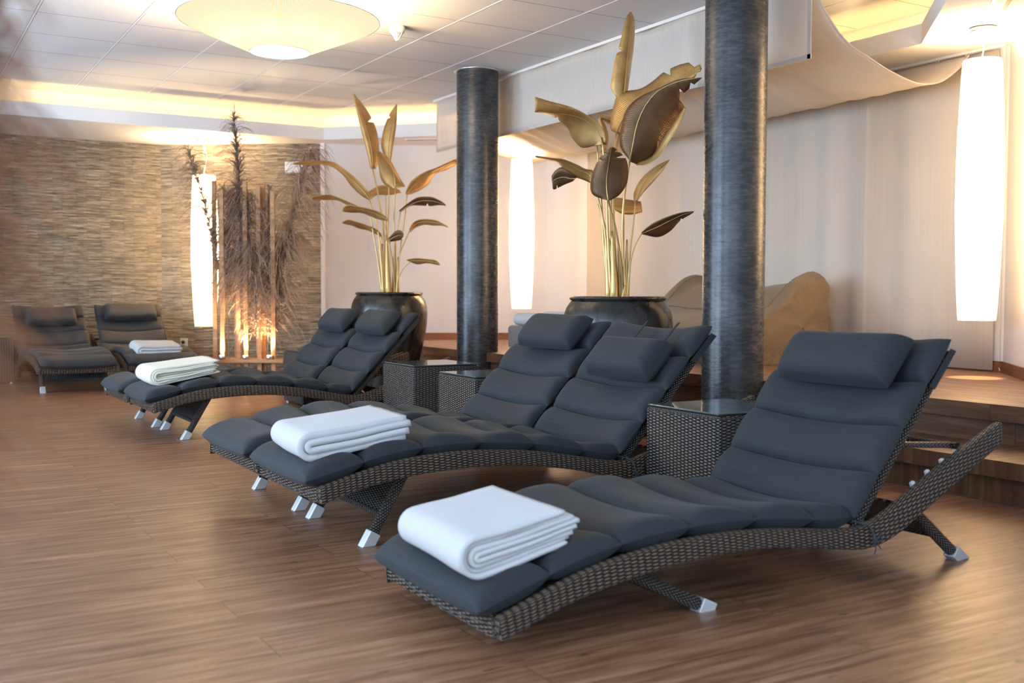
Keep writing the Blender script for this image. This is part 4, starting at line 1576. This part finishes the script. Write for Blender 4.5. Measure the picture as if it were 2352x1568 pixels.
# ------------------------------------------------------------------ beanbag sofa, grey daybed, towels
root = thing('beanbag_sofa', 'large taupe beanbag sofa slumped on the podium against the curtain', 'beanbag', (5.45, 6.03, ZP))
prof = spline([(-0.46, 0.0), (-0.53, 0.06), (-0.54, 0.15), (-0.47, 0.25), (-0.33, 0.31), (-0.17, 0.37), (-0.02, 0.46), (0.12, 0.545), (0.26, 0.585), (0.36, 0.575), (0.42, 0.52), (0.44, 0.36), (0.44, 0.16), (0.42, 0.03), (0.39, 0.0)], 44)
b = MB()
rings = []
n = 60
for i in range(n + 1):
    rings.append((i / n * 2 - 1, 1.0))
rings = [(-1.0 - 0.02 * (1 - q), q) for q in (0.02, 0.25, 0.5, 0.75, 0.93)] + rings + [(1.0 + 0.02 * (1 - q), q) for q in (0.93, 0.75, 0.5, 0.25, 0.02)]
P, U = [], []
for v, shrink in rings:
    e = max(0.0, 1 - min(1, abs(v)) ** 9) ** 0.5
    row, ru = [], []
    for k, (x, z) in enumerate(prof):
        horn = 0.085 * math.exp(-((abs(v) - 0.90) / 0.12) ** 2) * max(0, (z - 0.42) / 0.18)
        dip = -0.035 * math.exp(-(v / 0.55) ** 2) * max(0, (z - 0.3) / 0.25)
        sc = 0.93 + 0.07 * e
        xx = -0.03 + (x + 0.03) * sc
        zz = z * (0.95 + 0.05 * e)
        wv = 0.012 * noise.noise(Vector((x * 6, v * 4, z * 8))) + 0.010 * noise.noise(Vector((x * 3 + v * 6, v * 1.0, z * 14 + v * 4))) + 0.007 * math.sin(z * 55 + v * 9 + 5 * noise.noise(Vector((x * 3, v * 3, z * 3)))) * max(0, abs(v) - 0.45) * 2
        xx, zz = xx + wv * (z > 0.01), max(0.0, zz + horn + dip + wv * 0.6 * (z > 0.01))
        xx, zz = 0.12 + (xx - 0.12) * shrink, 0.25 + (zz - 0.25) * shrink
        yy = v * 0.70 + (0.03 * noise.noise(Vector((xx * 4, zz * 6, v))) + 0.008 * math.sin(zz * 38 + xx * 12 + 3 * noise.noise(Vector((xx * 3, zz * 3, 5))))) * min(1, max(0, (abs(v) - 0.9) * 10))
        row.append((xx, yy, zz))
        ru.append((v * 0.6, k / 44 * 1.9))
    P.append(row)
    U.append(ru)
b.grid(P, U, closed_v=True)
o = b.obj('bag', M['taupe'], root, True)
for i in (10, len(P) - 11):
    q = MB()
    q.tube([Vector(p) + Vector((0, 0, 0.001)) for p in P[i][2:-2]], 0.004, 6)
    q.obj('seam', M['taupe'], root, True)
q = MB()
q.tube([Vector(P[i][16]) + Vector((-0.002, 0, 0.004)) for i in range(10, len(P) - 10)], 0.004, 6)
q.obj('seam', M['taupe'], root, True)

root = thing('ottoman', 'low grey upholstered ottoman on the podium behind the left pillar', 'ottoman', (4.44, 6.78, ZP))
b = MB()
b.box((0.40, 0.37, 0.035 + 0.1), (0.80, 0.74, 0.19))
o = bevel(b.obj('mattress', M['greycloth'], root, True), 0.03, 4)
b = MB()
b.box((0.40, 0.37, 0.02), (0.74, 0.68, 0.04))
b.obj('base', M['greycloth'], root)
for k, (x, y, lab) in enumerate(((4.47, 7.14, 'folded white blanket on the grey ottoman, the one nearer the left pillar'), (4.52, 6.80, 'folded white blanket on the grey ottoman, half hidden by the taller pot'))):
    blanket(lab, x, y, ZP + 0.232, 0.50, 0.32, 0.125 if k else 0.105, 0.085, rz=0.04 - 0.04 * k, layers=2, seed=20 + k)

# ------------------------------------------------------------------ wall fittings
d = (Vector(PC) - Vector(PB)).normalized()
n2 = Vector((d.y, -d.x))
rz = math.atan2(d.y, d.x)


def on_angled(s, z, off):
    p = Vector(PB) + d * s + n2 * off
    return (p.x, p.y, z)


root = thing('emergency_light', 'white rectangular emergency light box on the angled reed wall', 'emergency light', on_angled(1.50, 2.165, 0.025), (0, 0, rz))
b = MB()
b.box((0, 0, 0), (0.28, 0.05, 0.12))
bevel(b.obj('light_housing', M['white_plastic'], root), 0.008)
b = MB()
b.box((0, -0.027, -0.008), (0.25, 0.006, 0.085))
bevel(b.obj('diffuser', M['white_plastic'], root), 0.002)
root = thing('wall_socket', 'white wall socket with black plug on the reed wall by the loungers', 'socket', on_angled(0.235, 0.325, 0.006), (0, 0, rz))
b = MB()
b.box((0, 0, 0), (0.082, 0.012, 0.082))
bevel(b.obj('socket_plate', M['white_plastic'], root), 0.003)
b = MB()
for q in range(1):
    b.tube([(-0.004, -0.004, 0), (-0.004, -0.03, 0)], 0.019, 16)
tag(b.obj('plug', M['black_plastic'], root, True), 'black plug')

# ------------------------------------------------------------------ pampas stand and plumes
c0, c1 = at(465, 826, 9.96), at(655, 826, 9.96)
sd = Vector((c1.x - c0.x, c1.y - c0.y, 0))
SL = sd.length
rz = math.atan2(sd.y, sd.x)
mid = (c0 + c1) / 2
root = thing('pampas_stand', 'pine stand of upright battens holding the pampas grass, with small spotlights', 'plant stand', (mid.x, mid.y, 0), (0, 0, rz))
b = MB()
b.box((0, 0, 0.215), (SL + 0.02, 0.26, 0.035))
bevel(b.obj('shelf_plank', M['pine'], root), 0.004)
b = MB()
b.box((0, 0, 0.012), (SL - 0.1, 0.24, 0.024))
bevel(b.obj('base_plank', M['pine'], root), 0.004)
PX = 9.96 / F
posts = [(492, 417, 0.05), (517, 440, -0.07), (541, 470, 0.06), (569, 421, -0.05), (592, 470, 0.08), (599, 432, -0.04), (606, 427, 0.02), (632, 443, -0.06), (549, 500, 0.0)]
for px, py, oy in posts:
    lx = (px - 560) * PX
    hz = H + (671.7 - py) * PX + 0.0
    b = MB()
    b.box((lx, oy, hz / 2), (0.042, 0.028, hz))
    bevel(b.obj('batten', M['pine'], root), 0.003)
for px in (516, 570, 624):
    lx = (px - 560) * PX
    b = MB()
    b.lathe([(0.0, 0.233), (0.03, 0.233), (0.03, 0.262), (0.024, 0.265), (0.0, 0.265)], (lx, -0.10, 0), 20)
    o = b.obj('spotlight', M['steel'], root, True)
    b = MB()
    b.lathe([(0.022, 0.2655), (0.0, 0.2655)], (lx, -0.10, 0.001), 20)
    b.obj('lens', M['spot_lens'], o)
    L = bpy.data.lights.new('spot', 'SPOT')
    L.energy = 48
    L.color = (1.0, 0.76, 0.45)
    L.spot_size = math.radians(75)
    L.spot_blend = 0.7
    L.shadow_soft_size = 0.02
    lo = bpy.data.objects.new('stand_spot', L)
    COL.objects.link(lo)
    lo.parent = root
    lo.location = (lx, -0.10, 0.275)
    lo.rotation_euler = (PI, 0, 0)


def plume(label, path, hair_from, length, count, spread, m, seed, width=0.005, lean=(0, 0, 0), stem_r=0.005, group='pampas plumes in the pine stand', droop=1.0):
    r = random.Random(seed)
    root = thing('pampas_plume', label, 'pampas grass', path[0], group=group)
    base_ = Vector(path[0])
    q = [Vector(p[:3]) - base_ for p in spline(path, 40)]
    b = MB()
    b.tube(q, [stem_r * (1 - 0.7 * i / 39) for i in range(40)], 6)
    b.obj('stem', M[m], root, True)
    b = MB()
    for k in range(count):
        t = hair_from + (1 - hair_from) * (r.random() ** 0.9)
        i = min(38, int(t * 39))
        p = q[i].lerp(q[i + 1], t * 39 - i)
        tg = (q[i + 1] - q[i]).normalized()
        a = r.uniform(0, 2 * PI)
        side = Vector((math.cos(a), math.sin(a), 0)) + Vector(lean)
        ln = length * r.uniform(0.5, 1.1) * (1.0 - 0.45 * max(0, (t - 0.8) / 0.2))
        dv = (tg * r.uniform(0.2, 0.8) + side * spread * r.uniform(0.3, 1.6)).normalized()
        seg = 6
        pts = [p]
        st = ln / seg
        for s in range(seg):
            pts.append(pts[-1] + dv * st)
            dv = (dv + Vector((r.uniform(-.1, .1), r.uniform(-.1, .1), -0.30 * droop))).normalized()
        wv = Vector((r.uniform(-1, 1), r.uniform(-1, 1), r.uniform(-.3, .3))).normalized() * width * r.uniform(0.5, 1.2)
        kk = len(b.v)
        for s, pt in enumerate(pts):
            w = wv * (1 - 0.8 * s / seg)
            b.v += [tuple(pt - w / 2), tuple(pt + w / 2)]
        for s in range(seg):
            b.face((kk + 2 * s, kk + 2 * s + 1, kk + 2 * s + 3, kk + 2 * s + 2))
    b.obj('plume', M[m], root)
    return root


def pp(px, py, off=0.0):
    return tuple(at(px, py, 9.96 + off))


pl = [
    ('tallest upright dark pampas plume rising to the ceiling cove', [(545, 815), (548, 600), (548, 400), (536, 265)], 0.42, 0.30, 420, 0.30, 'plume_dark', -0.03, 1.1),
    ('pampas plume arching left across the tall pendant lamp', [(520, 815), (500, 620), (470, 470), (440, 370), (432, 345)], 0.40, 0.34, 420, 0.5, 'plume', -0.12, 1.2),
    ('thick drooping pampas plume in the middle of the stand', [(556, 815), (560, 600), (566, 470), (545, 430)], 0.35, 0.42, 620, 0.6, 'plume_dark', -0.10, 1.5),
    ('drooping pampas plume behind the left battens', [(525, 815), (522, 600), (526, 470), (510, 430)], 0.30, 0.40, 520, 0.6, 'plume', 0.10, 1.5),
    ('slender pampas plume between the two right battens', [(615, 815), (616, 600), (618, 430)], 0.35, 0.20, 330, 0.3, 'plume_dark', -0.05, 1.2),
    ('pampas plume leaning right with long pale ends near the last batten', [(630, 815), (640, 640), (655, 560), (672, 540)], 0.20, 0.42, 520, 0.5, 'plume', 0.0, 1.5),
    ('high pampas plume arching far right past the emergency light', [(625, 815), (650, 600), (690, 420), (715, 355), (722, 350)], 0.45, 0.46, 460, 0.35, 'plume', 0.05, 1.6),
    ('short pampas plume low between the centre battens', [(590, 815), (588, 690), (582, 600), (575, 560)], 0.15, 0.34, 480, 0.5, 'plume', -0.14, 1.6),
]
for k, (lab, path, hf, ln, cnt, spd, m, off, dr) in enumerate(pl):
    pts = [pp(x, y, off * (0.3 + 0.7 * i / (len(path) - 1))) for i, (x, y) in enumerate(path)]
    plume(lab, pts, hf, ln, int(cnt * 1.7), spd * 1.5, m, 40 + k, 0.011, droop=dr)

# out-of-focus pampas close to the camera at the left edge, in a floor vase beside it
vx, vy = -0.27, 0.62
root = thing('floor_vase', 'tall floor vase beside the camera holding the blurred pampas', 'vase', (vx, vy, 0))
b = MB()
b.lathe([(0.0, 0), (0.09, 0), (0.11, 0.05), (0.12, 0.22), (0.09, 0.38), (0.055, 0.46), (0.06, 0.5), (0.05, 0.5), (0.045, 0.45), (0.0, 0.4)], seg=32)
b.obj('vase_body', M['glaze'], root, True)
for k, (ax, ay, cnt, spd) in enumerate(((0, -230, 620, 0.30), (-62, 330, 380, 0.2), (-45, 40, 560, 0.28))):
    tip = at(ax, ay, 0.60)
    q0 = at(ax - 130, ay + 900, 0.60)
    path = [(vx, vy, 0.42), (vx + 0.4 * (q0.x - vx), vy + 0.4 * (q0.y - vy), 0.42 + 0.55 * (q0.z - 0.42)), tuple(q0), tuple(at(ax - 40, ay + 300, 0.60)), tuple(tip)]
    plume(('highest blurred brown pampas plume at the left photo edge', 'lowest blurred brown pampas plume at the left photo edge', 'middle blurred brown pampas plume at the left photo edge')[k],
          path, 0.42, 0.075, cnt, spd, 'plume_near', 90 + k, 0.0045, group='blurred pampas plumes beside the camera', droop=1.6, stem_r=0.003)
